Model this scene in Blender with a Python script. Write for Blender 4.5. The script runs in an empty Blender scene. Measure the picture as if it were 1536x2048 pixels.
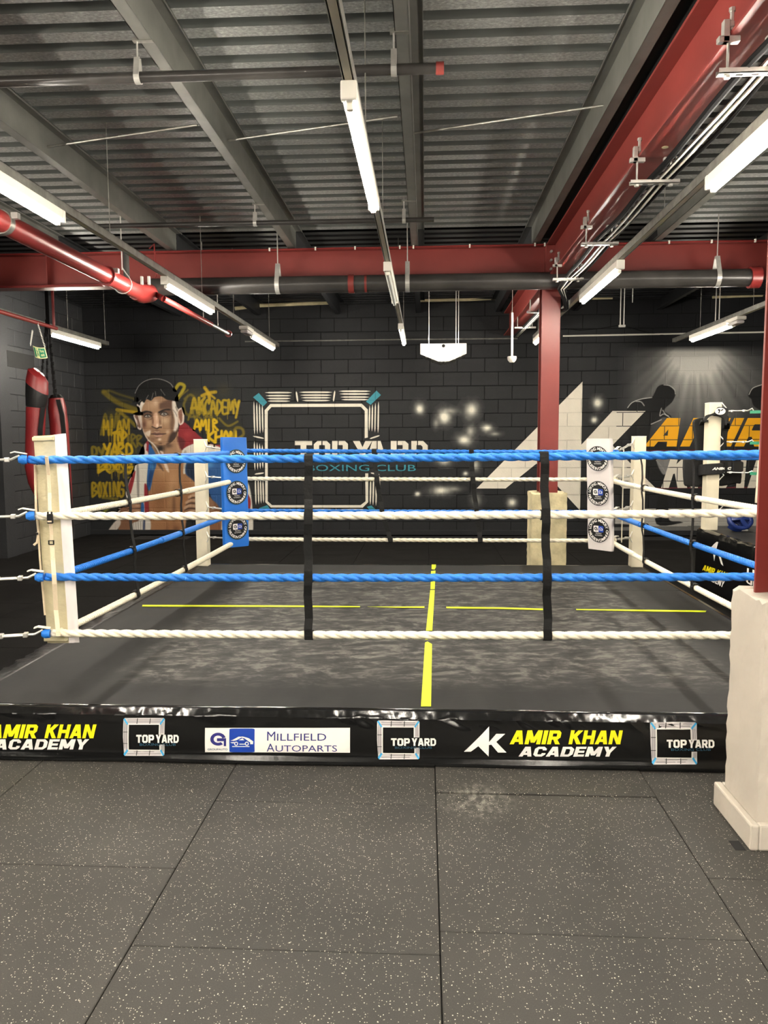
import bpy, bmesh, math, random
import numpy as np
from mathutils import Vector, Matrix
from mathutils.geometry import tessellate_polygon

random.seed(7)
rng = np.random.default_rng(7)
SC = bpy.context.scene
COL = SC.collection

# ------------------------------------------------------------------ camera
FPX, EYE = 1538.0, 1.6                       # focal length in pixels of the 1536x2048 frame, eye height
_Y = np.array([83.0, 145.0, FPX]); _Y /= np.linalg.norm(_Y)
_Z = np.cross(np.array([1.0, 0.005, 0.0]), _Y); _Z /= np.linalg.norm(_Z)
if _Z[1] < 0: _Z = -_Z
_X = np.cross(_Y, _Z)
if _X[0] < 0: _X = -_X
cam_data = bpy.data.cameras.new('camera')
cam_data.sensor_fit = 'AUTO'; cam_data.sensor_width = 36.0
cam_data.lens = FPX / 2048.0 * 36.0
cam_data.clip_start = 0.05; cam_data.clip_end = 100
cam = bpy.data.objects.new('camera', cam_data); COL.objects.link(cam)
cam.matrix_world = Matrix(((_X[0], _X[1], -_X[2], 0), (_Y[0], _Y[1], -_Y[2], 0), (_Z[0], _Z[1], -_Z[2], EYE), (0, 0, 0, 1)))
SC.camera = cam

# ------------------------------------------------------------------ world, exposure
world = bpy.data.worlds.new('world'); SC.world = world; world.use_nodes = True
world.node_tree.nodes['Background'].inputs[0].default_value = (0.5, 0.5, 0.5, 1)
world.node_tree.nodes['Background'].inputs[1].default_value = 0.02
SC.view_settings.view_transform = 'Standard'; SC.view_settings.look = 'None'
SC.view_settings.gamma = 1.0; SC.view_settings.use_curve_mapping = False
SC.view_settings.exposure = 3.3
TUBE_POWER = 26.0                            # emission strength of the fluorescent tubes
TUBE_COLOUR = (1.0, 0.925, 0.80)

# ------------------------------------------------------------------ measuring helpers (pixel of the photo -> point on a real plane)
def ray(px, py):
    v = np.array([px - 768.0, 1024.0 - py, FPX]); return np.array([_X @ v, _Y @ v, _Z @ v])
_O = np.array([0, 0, EYE])
def PY(px, py, y): d = ray(px, py); return _O + d * (y / d[1])
def PX(px, py, x): d = ray(px, py); return _O + d * (x / d[0])
def PZ(px, py, z): d = ray(px, py); return _O + d * ((z - EYE) / d[2])

# ------------------------------------------------------------------ materials
def lin(c):
    return tuple((v / 255 / 12.92) if v / 255 <= 0.04045 else ((v / 255 + 0.055) / 1.055) ** 2.4 for v in c)
def new_mat(name):
    m = bpy.data.materials.new(name); m.use_nodes = True
    nt = m.node_tree; b = nt.nodes['Principled BSDF']
    return m, nt, b
def node(nt, kind, **kw):
    n = nt.nodes.new(kind)
    for k, v in kw.items(): setattr(n, k, v)
    return n
def pos(nt, scale=(1, 1, 1)):
    g = node(nt, 'ShaderNodeNewGeometry'); m = node(nt, 'ShaderNodeVectorMath', operation='MULTIPLY')
    nt.links.new(g.outputs['Position'], m.inputs[0]); m.inputs[1].default_value = scale
    return m.outputs[0]
def noise(nt, vec, scale, detail=3, rough=0.55):
    n = node(nt, 'ShaderNodeTexNoise'); n.inputs['Scale'].default_value = scale
    n.inputs['Detail'].default_value = detail; n.inputs['Roughness'].default_value = rough
    nt.links.new(vec, n.inputs['Vector']); return n.outputs['Fac']
def ramp(nt, fac, stops):
    r = node(nt, 'ShaderNodeValToRGB'); e = r.color_ramp.elements
    while len(e) < len(stops): e.new(0.5)
    for el, (p, c) in zip(e, stops): el.position = p; el.color = (*c, 1) if len(c) == 3 else c
    nt.links.new(fac, r.inputs['Fac']); return r.outputs['Color']
def mixc(nt, fac, a, b, kind='MIX'):
    n = node(nt, 'ShaderNodeMix', data_type='RGBA', blend_type=kind)
    for s, v in ((0, fac), (6, a), (7, b)):
        if hasattr(v, 'is_linked'): nt.links.new(v, n.inputs[s])
        elif s == 0: n.inputs[s].default_value = v
        else: n.inputs[s].default_value = (*v, 1)
    return n.outputs[2]
def bump(nt, b, h, strength=0.3, dist=0.01):
    n = node(nt, 'ShaderNodeBump'); n.inputs['Strength'].default_value = strength; n.inputs['Distance'].default_value = dist
    nt.links.new(h, n.inputs['Height']); nt.links.new(n.outputs[0], b.inputs['Normal'])
def M(name, rgb, rough=0.5, metal=0.0, var=0.12, vscale=6.0, bmp=0.0, bscale=60.0, stretch=(1, 1, 1), spec=0.5):
    m, nt, b = new_mat(name)
    c = lin(rgb); v = pos(nt, stretch)
    col = ramp(nt, noise(nt, v, vscale, 4), [(0.3, tuple(x * (1 - var) for x in c)), (0.7, tuple(min(1, x * (1 + var)) for x in c))])
    nt.links.new(col, b.inputs['Base Color'])
    b.inputs['Roughness'].default_value = rough; b.inputs['Metallic'].default_value = metal
    b.inputs['Specular IOR Level'].default_value = spec
    if bmp: bump(nt, b, noise(nt, v, bscale, 3), bmp)
    return m

MAT = {}
MAT['wall'] = M('charcoal_masonry_paint', (27, 28, 30), 0.6, spec=0.3, var=0.10, vscale=3, bmp=0.35, bscale=70)
MAT['mortar'] = M('painted_mortar', (21, 22, 23), 0.8, var=0.1, vscale=5, spec=0.2)
MAT['rib'] = M('smooth_deck_rib', (92, 95, 92), 0.5, 0.1, var=0.08, vscale=4)
MAT['wall_lit'] = M('lit_charcoal_paint', (44, 45, 47), 0.6, spec=0.3, var=0.10, vscale=3, bmp=0.35, bscale=70)  # charcoal paint lightened to stand for lamp light on left wall and return
MAT['deck'] = None
MAT['blacksteel'] = M('black_painted_steel', (30, 31, 33), 0.5, var=0.15, vscale=5, spec=0.3)
MAT['purlin'] = M('grey_painted_steel', (100, 100, 95), 0.45, 0.25, var=0.18, vscale=5)
MAT['red'] = M('red_oxide_steel_paint', (120, 47, 42), 0.42, 0.0, var=0.10, vscale=2.5, bmp=0.05, bscale=20)
MAT['redpipe'] = M('red_pipe_paint', (132, 44, 42), 0.35, 0.0, var=0.10, vscale=4)
MAT['blackpipe'] = M('black_pipe_paint', (52, 50, 48), 0.28, 0.0, var=0.3, vscale=5)
MAT['galv'] = M('galvanised_steel', (150, 149, 142), 0.4, 0.75, var=0.25, vscale=14)
MAT['trunking'] = M('pale_trunking_cover', (196, 188, 168), 0.5, var=0.06, vscale=5)
MAT['zinc'] = M('bright_zinc', (196, 194, 188), 0.35, 0.6, var=0.12, vscale=20)
MAT['white'] = M('white_enamel', (228, 224, 214), 0.4, var=0.03)
MAT['cream'] = M('cream_painted_post', (224, 215, 190), 0.5, var=0.06, vscale=8)
MAT['concrete'] = M('white_painted_concrete', (172, 164, 152), 0.7, var=0.06, vscale=4, bmp=0.5, bscale=9)
MAT['oldconcrete'] = M('stained_cream_concrete', (200, 188, 150), 0.8, var=0.28, vscale=6, bmp=0.6, bscale=22)
MAT['bluevinyl'] = M('blue_vinyl', (38, 112, 205), 0.35, var=0.06, vscale=6, bmp=0.25, bscale=7)
MAT['whitevinyl'] = M('white_vinyl', (214, 208, 206), 0.4, var=0.03, vscale=6, bmp=0.2, bscale=7)
MAT['redvinyl'] = M('red_vinyl', (214, 40, 44), 0.35, var=0.05, bmp=0.2, bscale=7)
MAT['canvascloth'] = M('cream_canvas_cloth', (204, 194, 160), 0.75, var=0.06, vscale=9, bmp=0.35, bscale=14, stretch=(1, 1, 3))
MAT['webbing'] = M('cream_webbing', (222, 204, 176), 0.8, var=0.05, bmp=0.3, bscale=200)
MAT['blackweb'] = M('black_webbing', (10, 10, 10), 0.5, spec=0.3, var=0.2, vscale=20, bmp=0.3, bscale=30)
MAT['blackplastic'] = M('black_plastic', (20, 20, 21), 0.35, var=0.1)
MAT['bluerope'] = M('blue_rope_fibre', (24, 112, 205), 0.5, var=0.14, vscale=40, bmp=0.3, bscale=160)
MAT['whiterope'] = M('white_rope_fibre', (234, 226, 204), 0.6, var=0.06, vscale=40, bmp=0.3, bscale=160)
MAT['blacklvinyl'] = M('black_gloss_vinyl', (13, 13, 13), 0.17, var=0.2, vscale=5, bmp=0.12, bscale=14)
MAT['rubberedge'] = M('black_vinyl_border', (13, 11, 10), 0.36, spec=0.35, var=0.3, vscale=12, bmp=0.7, bscale=16, stretch=(1, 0.35, 1))
MAT['yellowtape'] = M('yellow_tape', (206, 222, 2), 0.45, var=0.03)
MAT['blueguard'] = M('blue_padded_leather', (24, 44, 104), 0.4, var=0.12, bmp=0.2, bscale=40)
MAT['blackfoam'] = M('black_padded_nylon', (14, 14, 15), 0.6, var=0.15, bmp=0.3, bscale=60)
MAT['bagred'] = M('red_bag_leather', (118, 28, 30), 0.42, var=0.12, vscale=6, bmp=0.12, bscale=20)
MAT['bagblack'] = M('black_bag_leather', (22, 21, 21), 0.33, var=0.2, vscale=6, bmp=0.15, bscale=20)
MAT['greensign'] = M('green_sign_face', (24, 128, 92), 0.4, var=0.03)
MAT['creamsign'] = M('luminous_cream', (232, 228, 170), 0.4, var=0.02)
MAT['cablewhite'] = M('white_cable', (222, 218, 208), 0.45, var=0.04)
MAT['cableblack'] = M('black_cable', (16, 16, 17), 0.75, spec=0.2, var=0.1)
MAT['pwhite'] = M('white_print', (238, 234, 228), 0.4, var=0.03)
MAT['pcream'] = M('cream_wall_paint', (212, 205, 190), 0.65, var=0.05, vscale=4, bmp=0.3, bscale=70)
MAT['pyellow'] = M('yellow_print', (246, 226, 20), 0.4, var=0.03)
MAT['pamber'] = M('amber_wall_paint', (238, 172, 12), 0.6, var=0.05, vscale=4, bmp=0.3, bscale=70)
MAT['pteal'] = M('teal_wall_paint', (42, 130, 146), 0.6, var=0.06, bmp=0.3, bscale=70)
MAT['pcyan'] = M('cyan_print', (54, 160, 214), 0.4, var=0.04)
MAT['pslate'] = M('slate_blue_print', (44, 88, 112), 0.45, var=0.04)
MAT['pblue'] = M('royal_blue_print', (22, 62, 160), 0.4, var=0.15, vscale=9)
MAT['pnavy'] = M('navy_print', (44, 44, 116), 0.4, var=0.04)
MAT['pgrey'] = M('pale_grey_print', (196, 190, 190), 0.45, var=0.06)
MAT['pblack'] = M('black_print', (12, 12, 12), 0.4, var=0.05)
MAT['pred'] = M('dark_red_wall_paint', (112, 34, 42), 0.65, var=0.05)
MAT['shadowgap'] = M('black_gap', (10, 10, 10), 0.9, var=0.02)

def deck_material():
    m, nt, b = new_mat('galvanised_deck'); v = pos(nt)
    big = noise(nt, pos(nt, (0.5, 1.0, 1)), 1.4, 3)
    fine = noise(nt, pos(nt, (1, 1.6, 1)), 42, 2, 0.7)
    c = ramp(nt, fine, [(0.30, lin((112, 113, 112))), (0.60, lin((150, 151, 148))), (0.80, lin((192, 193, 188)))])
    c2 = mixc(nt, 1.0, c, ramp(nt, big, [(0.3, (0.72,) * 3), (0.7, (1.08,) * 3)]), 'MULTIPLY')
    nt.links.new(c2, b.inputs['Base Color']); b.inputs['Roughness'].default_value = 0.5; b.inputs['Metallic'].default_value = 0.2
    bump(nt, b, fine, 0.25, 0.004); return m
MAT['deck'] = deck_material()

def rubber_floor():
    m, nt, b = new_mat('flecked_black_rubber'); v = pos(nt)
    base = ramp(nt, noise(nt, v, 1.3, 5, 0.6), [(0.3, lin((42, 41, 38))), (0.7, lin((54, 52, 48)))])
    grain = ramp(nt, noise(nt, v, 260, 2, 0.6), [(0.3, (0.78,) * 3), (0.7, (1.2,) * 3)])
    base = mixc(nt, 1.0, base, grain, 'MULTIPLY')
    for sc, th, keep in ((72, 0.17, 0.76), (34, 0.085, 0.72), (140, 0.24, 0.66)):
        w = node(nt, 'ShaderNodeVectorMath', operation='ADD')
        nz = node(nt, 'ShaderNodeTexNoise'); nz.inputs['Scale'].default_value = sc * 1.3
        nt.links.new(v, nz.inputs['Vector'])
        s = node(nt, 'ShaderNodeVectorMath', operation='SCALE'); s.inputs[3].default_value = 0.5 / sc
        nt.links.new(nz.outputs['Color'], s.inputs[0]); nt.links.new(v, w.inputs[0]); nt.links.new(s.outputs[0], w.inputs[1])
        vo = node(nt, 'ShaderNodeTexVoronoi'); vo.inputs['Scale'].default_value = sc
        nt.links.new(w.outputs[0], vo.inputs['Vector'])
        a = node(nt, 'ShaderNodeMath', operation='LESS_THAN'); a.inputs[1].default_value = th
        nt.links.new(vo.outputs['Distance'], a.inputs[0])
        sep = node(nt, 'ShaderNodeSeparateColor'); nt.links.new(vo.outputs['Color'], sep.inputs[0])
        k = node(nt, 'ShaderNodeMath', operation='GREATER_THAN'); k.inputs[1].default_value = keep
        nt.links.new(sep.outputs[0], k.inputs[0])
        mu = node(nt, 'ShaderNodeMath', operation='MULTIPLY'); nt.links.new(a.outputs[0], mu.inputs[0]); nt.links.new(k.outputs[0], mu.inputs[1])
        mu2 = node(nt, 'ShaderNodeMath', operation='MULTIPLY'); nt.links.new(mu.outputs[0], mu2.inputs[0]); nt.links.new(sep.outputs[1], mu2.inputs[1])
        base = mixc(nt, mu2.outputs[0], base, lin((205, 198, 180)))
    # chalky scuff near the ring
    sub = node(nt, 'ShaderNodeVectorMath', operation='DISTANCE'); nt.links.new(v, sub.inputs[0]); sub.inputs[1].default_value = tuple(PZ(955, 1602, 0.0))
    near = node(nt, 'ShaderNodeMapRange'); nt.links.new(sub.outputs[1], near.inputs[0])
    near.inputs[1].default_value = 0.05; near.inputs[2].default_value = 0.20; near.inputs[3].default_value = 1; near.inputs[4].default_value = 0
    blot = node(nt, 'ShaderNodeMath', operation='MULTIPLY'); nt.links.new(near.outputs[0], blot.inputs[0])
    nt.links.new(ramp(nt, noise(nt, pos(nt, (1, .6, 1)), 26, 4, .7), [(0.45, (0, 0, 0)), (0.75, (.5, .5, .5))]), blot.inputs[1])
    base = mixc(nt, blot.outputs[0], base, lin((176, 172, 160)))
    nt.links.new(base, b.inputs['Base Color']); b.inputs['Roughness'].default_value = 0.62
    b.inputs['Specular IOR Level'].default_value = 0.35
    bump(nt, b, noise(nt, v, 300, 2), 0.3, 0.002); return m
MAT['floor'] = rubber_floor()
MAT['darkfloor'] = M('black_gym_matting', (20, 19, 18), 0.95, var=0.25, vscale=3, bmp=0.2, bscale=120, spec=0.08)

def canvas_material():
    m, nt, b = new_mat('scuffed_black_canvas')
    warp = noise(nt, pos(nt), 3.0, 2)
    sc = node(nt, 'ShaderNodeVectorMath', operation='SCALE'); 
    c = node(nt, 'ShaderNodeCombineXYZ'); nt.links.new(warp, c.inputs[0]); nt.links.new(warp, c.inputs[1])
    nt.links.new(c.outputs[0], sc.inputs[0]); sc.inputs[3].default_value = 0.22
    ad = node(nt, 'ShaderNodeVectorMath', operation='ADD'); nt.links.new(pos(nt, (0.75, 1.35, 1)), ad.inputs[0]); nt.links.new(sc.outputs[0], ad.inputs[1])
    streak = noise(nt, ad.outputs[0], 13.0, 5, 0.62)
    c1 = ramp(nt, streak, [(0.36, lin((34, 34, 33))), (0.50, lin((55, 54, 52))), (0.64, lin((98, 96, 91)))])
    # worn middle, cleaner border: distance from the ring's centre line, by shape of wear
    sep = node(nt, 'ShaderNodeSeparateXYZ'); nt.links.new(pos(nt), sep.inputs[0])
    def band(out, lo, hi, w):
        r1 = node(nt, 'ShaderNodeMapRange'); nt.links.new(out, r1.inputs[0]); r1.inputs[1].default_value = lo - w; r1.inputs[2].default_value = lo + w
        r2 = node(nt, 'ShaderNodeMapRange'); nt.links.new(out, r2.inputs[0]); r2.inputs[1].default_value = hi - w; r2.inputs[2].default_value = hi + w
        r2.inputs[3].default_value = 1; r2.inputs[4].default_value = 0
        mm = node(nt, 'ShaderNodeMath', operation='MULTIPLY'); nt.links.new(r1.outputs[0], mm.inputs[0]); nt.links.new(r2.outputs[0], mm.inputs[1]); return mm.outputs[0]
    mm = node(nt, 'ShaderNodeMath', operation='MULTIPLY')
    nt.links.new(band(sep.outputs[0], -1.72, 1.7, 0.12), mm.inputs[0]); nt.links.new(band(sep.outputs[1], 4.15, 7.55, 0.16), mm.inputs[1])
    plain = ramp(nt, noise(nt, pos(nt, (1.2, .4, 1)), 5, 3), [(0.3, lin((26, 26, 26))), (0.7, lin((35, 35, 34)))])
    c2 = mixc(nt, mm.outputs[0], plain, c1)
    nt.links.new(c2, b.inputs['Base Color']); b.inputs['Roughness'].default_value = 0.6
    b.inputs['Specular IOR Level'].default_value = 0.2
    bump(nt, b, streak, 0.12, 0.004); return m
MAT['canvas'] = canvas_material()

def emit(name, colour, strength):
    m, nt, b = new_mat(name)
    b.inputs['Base Color'].default_value = (0.9, 0.9, 0.88, 1)
    b.inputs['Emission Color'].default_value = (*colour, 1); b.inputs['Emission Strength'].default_value = strength
    return m
MAT['tube'] = emit('lit_fluorescent_tube', TUBE_COLOUR, TUBE_POWER)
MAT['tubeoff'] = M('unlit_tube', (222, 224, 218), 0.25, var=0.01)

def attr_mat(name):
    m, nt, b = new_mat(name)
    a = node(nt, 'ShaderNodeAttribute', attribute_name='paint'); nt.links.new(a.outputs['Color'], b.inputs['Base Color'])
    b.inputs['Roughness'].default_value = 0.6; b.inputs['Specular IOR Level'].default_value = 0.3
    bump(nt, b, noise(nt, pos(nt), 70, 3), 0.35); return m
MAT['mural'] = attr_mat('mural_paint')

# ------------------------------------------------------------------ mesh helpers
class MB:
    def __init__(s): s.v = []; s.f = []
    def add(s, v, f):
        n = len(s.v); s.v += [tuple(p) for p in v]; s.f += [tuple(i + n for i in q) for q in f]; return s
    def box(s, x0, x1, y0, y1, z0, z1):
        v = [(x, y, z) for z in (z0, z1) for y in (y0, y1) for x in (x0, x1)]
        return s.add(v, [(0, 2, 3, 1), (4, 5, 7, 6), (0, 1, 5, 4), (2, 6, 7, 3), (0, 4, 6, 2), (1, 3, 7, 5)])
    def obox(s, c, ax, ay, az):               # centre and three half-axis vectors
        c, ax, ay, az = map(np.array, (c, ax, ay, az))
        v = [c + i * ax + j * ay + k * az for k in (-1, 1) for j in (-1, 1) for i in (-1, 1)]
        return s.add(v, [(0, 2, 3, 1), (4, 5, 7, 6), (0, 1, 5, 4), (2, 6, 7, 3), (0, 4, 6, 2), (1, 3, 7, 5)])
    def tube(s, pts, r, n=10, caps=True, closed=False):
        pts = [np.array(p, float) for p in pts]; m = len(pts)
        rs = r if hasattr(r, '__len__') else [r] * m
        ref = None; rings = []
        for i, p in enumerate(pts):
            if closed: t = pts[(i + 1) % m] - pts[i - 1]
            else: t = pts[min(i + 1, m - 1)] - pts[max(i - 1, 0)]
            t /= max(np.linalg.norm(t), 1e-9)
            if ref is None: ref = np.array([0, 0, 1.0]) if abs(t[2]) < 0.9 else np.array([1.0, 0, 0])
            a = ref - t * (ref @ t); a /= np.linalg.norm(a); b = np.cross(t, a); ref = a
            rings.append([p + rs[i] * (math.cos(2 * math.pi * k / n) * a + math.sin(2 * math.pi * k / n) * b) for k in range(n)])
        v = [q for ring in rings for q in ring]; f = []
        for i in range(m if closed else m - 1):
            j = (i + 1) % m
            for k in range(n): f.append((i * n + k, i * n + (k + 1) % n, j * n + (k + 1) % n, j * n + k))
        if caps and not closed: f += [tuple(range(n))[::-1], tuple((m - 1) * n + k for k in range(n))]
        return s.add(v, f)
    def strap(s, pts, wdir, w, t):            # flat strap along pts; wdir = width direction
        pts = [np.array(p, float) for p in pts]; wd = np.array(wdir, float); wd /= np.linalg.norm(wd); m = len(pts); v = []
        for i, p in enumerate(pts):
            tg = pts[min(i + 1, m - 1)] - pts[max(i - 1, 0)]; tg /= np.linalg.norm(tg)
            nn = np.cross(tg, wd); nn /= max(np.linalg.norm(nn), 1e-9)
            v += [p + wd * w / 2 + nn * t / 2, p - wd * w / 2 + nn * t / 2, p - wd * w / 2 - nn * t / 2, p + wd * w / 2 - nn * t / 2]
        f = [(i * 4 + k, i * 4 + (k + 1) % 4, i * 4 + 4 + (k + 1) % 4, i * 4 + 4 + k) for i in range(m - 1) for k in range(4)]
        f += [(3, 2, 1, 0), tuple((m - 1) * 4 + k for k in range(4))]
        return s.add(v, f)
    def extrude(s, poly, fn, t0, t1):         # polygon (u,v) extruded along third coordinate of fn(u,v,t)
        n = len(poly)
        tris = tessellate_polygon([[Vector((u, v, 0)) for u, v in poly]])
        v = [fn(u, w, t0) for u, w in poly] + [fn(u, w, t1) for u, w in poly]
        f = [tuple(t) for t in tris] + [tuple(i + n for i in reversed(t)) for t in tris]
        f += [(i, (i + 1) % n, (i + 1) % n + n, i + n) for i in range(n)]
        return s.add(v, f)
    def lathe(s, c, prof, n=20, axis='z'):
        v = []; f = []
        for r, h in prof:
            for k in range(n):
                a = 2 * math.pi * k / n; p = (r * math.cos(a), r * math.sin(a), h)
                if axis == 'y': p = (p[0], p[2], p[1])
                if axis == 'x': p = (p[2], p[0], p[1])
                v.append((c[0] + p[0], c[1] + p[1], c[2] + p[2]))
        m = len(prof)
        for i in range(m - 1):
            for k in range(n): f.append((i * n + k, i * n + (k + 1) % n, (i + 1) * n + (k + 1) % n, (i + 1) * n + k))
        f += [tuple(range(n))[::-1], tuple((m - 1) * n + k for k in range(n))]
        return s.add(v, f)
    def build(s, name, m, parent=None, smooth=False, bevel=0.0, seg=1, fixn=True):
        off = root_loc(parent)
        me = bpy.data.meshes.new(name)
        me.from_pydata([(p[0] - off[0], p[1] - off[1], p[2] - off[2]) for p in s.v], [], s.f)
        if fixn or bevel:
            bm = bmesh.new(); bm.from_mesh(me)
            if fixn: bmesh.ops.recalc_face_normals(bm, faces=bm.faces)
            if bevel: bmesh.ops.bevel(bm, geom=[e for e in bm.edges if e.is_manifold and e.calc_face_angle(0) > 0.6], offset=bevel, segments=seg, affect='EDGES', profile=0.5)
            bm.to_mesh(me); bm.free()
        if smooth:
            me.polygons.foreach_set('use_smooth', [True] * len(me.polygons))
            try: me.set_sharp_from_angle(angle=math.radians(40))
            except Exception: pass
        me.materials.append(MAT[m] if isinstance(m, str) else m)
        o = bpy.data.objects.new(name, me); COL.objects.link(o)
        if parent: o.parent = parent
        return o
def root_loc(p):
    while p is not None and p.parent is not None: p = p.parent
    return tuple(p.location) if p is not None else (0, 0, 0)
def tag(o, label=None, cat=None, group=None, kind=None):
    if label: o['label'] = label
    if cat: o['category'] = cat
    if group: o['group'] = group
    if kind: o['kind'] = kind
    return o
def thing(name, label, cat, loc=(0, 0, 0), group=None):
    o = bpy.data.objects.new(name, None); o.empty_display_size = 0.1; COL.objects.link(o); o.location = tuple(float(v) for v in loc)
    return tag(o, label, cat, group)
def dup(root, loc, label=None):
    r = root.copy(); COL.objects.link(r); r.location = tuple(float(v) for v in loc)
    if label: r['label'] = label
    kids = {}
    def rec(src, dst):
        for ch in [c for c in bpy.data.objects if c.parent == src]:
            c = ch.copy(); COL.objects.link(c); c.parent = dst; rec(ch, c)
    rec(root, r); return r

# ------------------------------------------------------------------ lettering
S = 0.27
def oct_ring(x0, y0, x1, y1, ch, t, skip=()):
    bl, br, tr, tl = ch
    out = [(x0 + bl, y0), (x1 - br, y0), (x1, y0 + br), (x1, y1 - tr), (x1 - tr, y1), (x0 + tl, y1), (x0, y1 - tl), (x0, y0 + bl)]
    q = [max(c - t * 0.55, 0.02) for c in ch]
    a0, b0, a1, b1 = x0 + t, y0 + t * 0.82, x1 - t, y1 - t * 0.82
    inn = [(a0 + q[0], b0), (a1 - q[1], b0), (a1, b0 + q[1]), (a1, b1 - q[2]), (a1 - q[2], b1), (a0 + q[3], b1), (a0, b1 - q[3]), (a0, b0 + q[0])]
    return [[out[i], out[(i + 1) % 8], inn[(i + 1) % 8], inn[i]] for i in range(8) if i not in skip]
def rect(x0, y0, x1, y1): return [(x0, y0), (x1, y0), (x1, y1), (x0, y1)]
GL = {
 'A': (0.92, [[(0, 0), (.28, 0), (.52, .8), (.52, 1), (.27, 1)], [(.92, 0), (.64, 0), (.40, .8), (.40, 1), (.65, 1)], [(.18, .17), (.74, .17), (.68, .38), (.24, .38)]]),
 'M': (1.06, [rect(0, 0, .27, 1), rect(.79, 0, 1.06, 1), [(0, 1), (.32, 1), (.53, .5), (.53, .12), (.40, .12)], [(1.06, 1), (.74, 1), (.53, .5), (.53, .12), (.66, .12)]]),
 'I': (.28, [rect(0, 0, .28, 1)]),
 'R': (.86, [rect(0, 0, S, 1)] + oct_ring(0, .34, .82, 1, (0, .16, .16, 0), S) + [[(.34, .38), (.62, .38), (.88, 0), (.56, 0)]]),
 'K': (.90, [rect(0, 0, S, 1), [(.2, .38), (.2, .62), (.54, 1), (.90, 1), (.48, .5)], [(.26, .52), (.50, .62), (.92, 0), (.58, 0)]]),
 'H': (.86, [rect(0, 0, S, 1), rect(.86 - S, 0, .86, 1), rect(S, .38, .86 - S, .62)]),
 'N': (.88, [rect(0, 0, S, 1), rect(.88 - S, 0, .88, 1), [(0, 1), (.29, 1), (.88, 0), (.59, 0)]]),
 'C': (.84, oct_ring(0, 0, .84, 1, (.2, .2, .2, .2), S, (2,)) + [rect(.84 - S, .2, .84, .36), rect(.84 - S, .64, .84, .8)]),
 'D': (.86, oct_ring(0, 0, .86, 1, (0, .24, .24, 0), S)),
 'E': (.74, [rect(0, 0, S, 1), rect(S, 0, .74, .22), rect(S, .39, .68, .6), rect(S, .78, .74, 1)]),
 'Y': (.88, [[(0, 1), (.31, 1), (.44, .66), (.57, 1), (.88, 1), (.58, .40), (.58, 0), (.30, 0), (.30, .40)]]),
 'T': (.80, [rect(0, .77, .80, 1), rect(.265, 0, .535, .77)]),
 'O': (.84, oct_ring(0, 0, .84, 1, (.18, .18, .18, .18), S)),
 'P': (.82, [rect(0, 0, S, 1)] + oct_ring(0, .32, .82, 1, (0, .16, .16, 0), S)),
 'L': (.70, [rect(0, 0, S, 1), rect(S, 0, .70, .23)]), 'S': (.8, []), ' ': (.34, []),
}
def tri_of(polys):
    out = []
    for n, p in enumerate(polys):
        for t in tessellate_polygon([[Vector((q[0], q[1], 0)) for q in p]]): out.append([(p[i][0], p[i][1], n % 24) for i in t])
    return out
def block_text(s, x0, x1, y0, y1, shear=0.0, gap=0.09):
    polys = []; x = 0
    for c in s:
        w, ps = GL[c]; polys += [[(a + x + shear * b, b) for a, b in p] for p in ps]; x += w + gap
    x += shear - gap
    return [[(x0 + a / x * (x1 - x0), y0 + b * (y1 - y0), k) for a, b, k in p] for p in tri_of(polys)]
_tc = {}
def font_tris(s, offset=0.0, shear=0.0):
    key = (s, offset, shear)
    if key in _tc: return _tc[key]
    cu = bpy.data.curves.new('lettering', 'FONT'); cu.body = s; cu.offset = offset; cu.shear = shear; cu.resolution_u = 3
    o = bpy.data.objects.new('lettering', cu); COL.objects.link(o)
    dg = bpy.context.evaluated_depsgraph_get(); dg.update()
    me = bpy.data.meshes.new_from_object(o.evaluated_get(dg)); me.calc_loop_triangles()
    co = [v.co.copy() for v in me.vertices]
    tr = [[(co[i].x, co[i].y) for i in t.vertices] for t in me.loop_triangles]
    bpy.data.objects.remove(o); bpy.data.curves.remove(cu); bpy.data.meshes.remove(me)
    _tc[key] = tr; return tr
def font_text(s, x0, x1, y0, y1, offset=0.0, shear=0.0):
    tr = font_tris(s, offset, shear)
    xs = [p[0] for t in tr for p in t]; ys = [p[1] for t in tr for p in t]
    ax, bx, ay, by = min(xs), max(xs), min(ys), max(ys)
    return [[(x0 + (a - ax) / (bx - ax) * (x1 - x0), y0 + (b - ay) / (by - ay) * (y1 - y0)) for a, b in t] for t in tr]
def arc_text(s, cx, cy, r, h, a_mid, span, inward=False, offset=0.02):
    out = []; n = len(s)
    for i, ch in enumerate(s):
        if ch == ' ': continue
        tr = font_tris(ch, offset); f = (i - (n - 1) / 2) / (n - 1)
        a = a_mid + (f if inward else -f) * span
        xs = [p[0] for t in tr for p in t]; mx = (min(xs) + max(xs)) / 2
        k = h / 0.70 * (0.80 if ch.islower() else 1.0)
        rot = a - math.pi / 2 + (math.pi if inward else 0)
        bx, by = cx + (r) * math.cos(a), cy + (r) * math.sin(a)
        ca, sa = math.cos(rot), math.sin(rot)
        for t in tr:
            out.append([(bx + ((p[0] - mx) * ca - (p[1] - .35) * sa) * k, by + ((p[0] - mx) * sa + (p[1] - .35) * ca) * k) for p in t])
    return out
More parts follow.
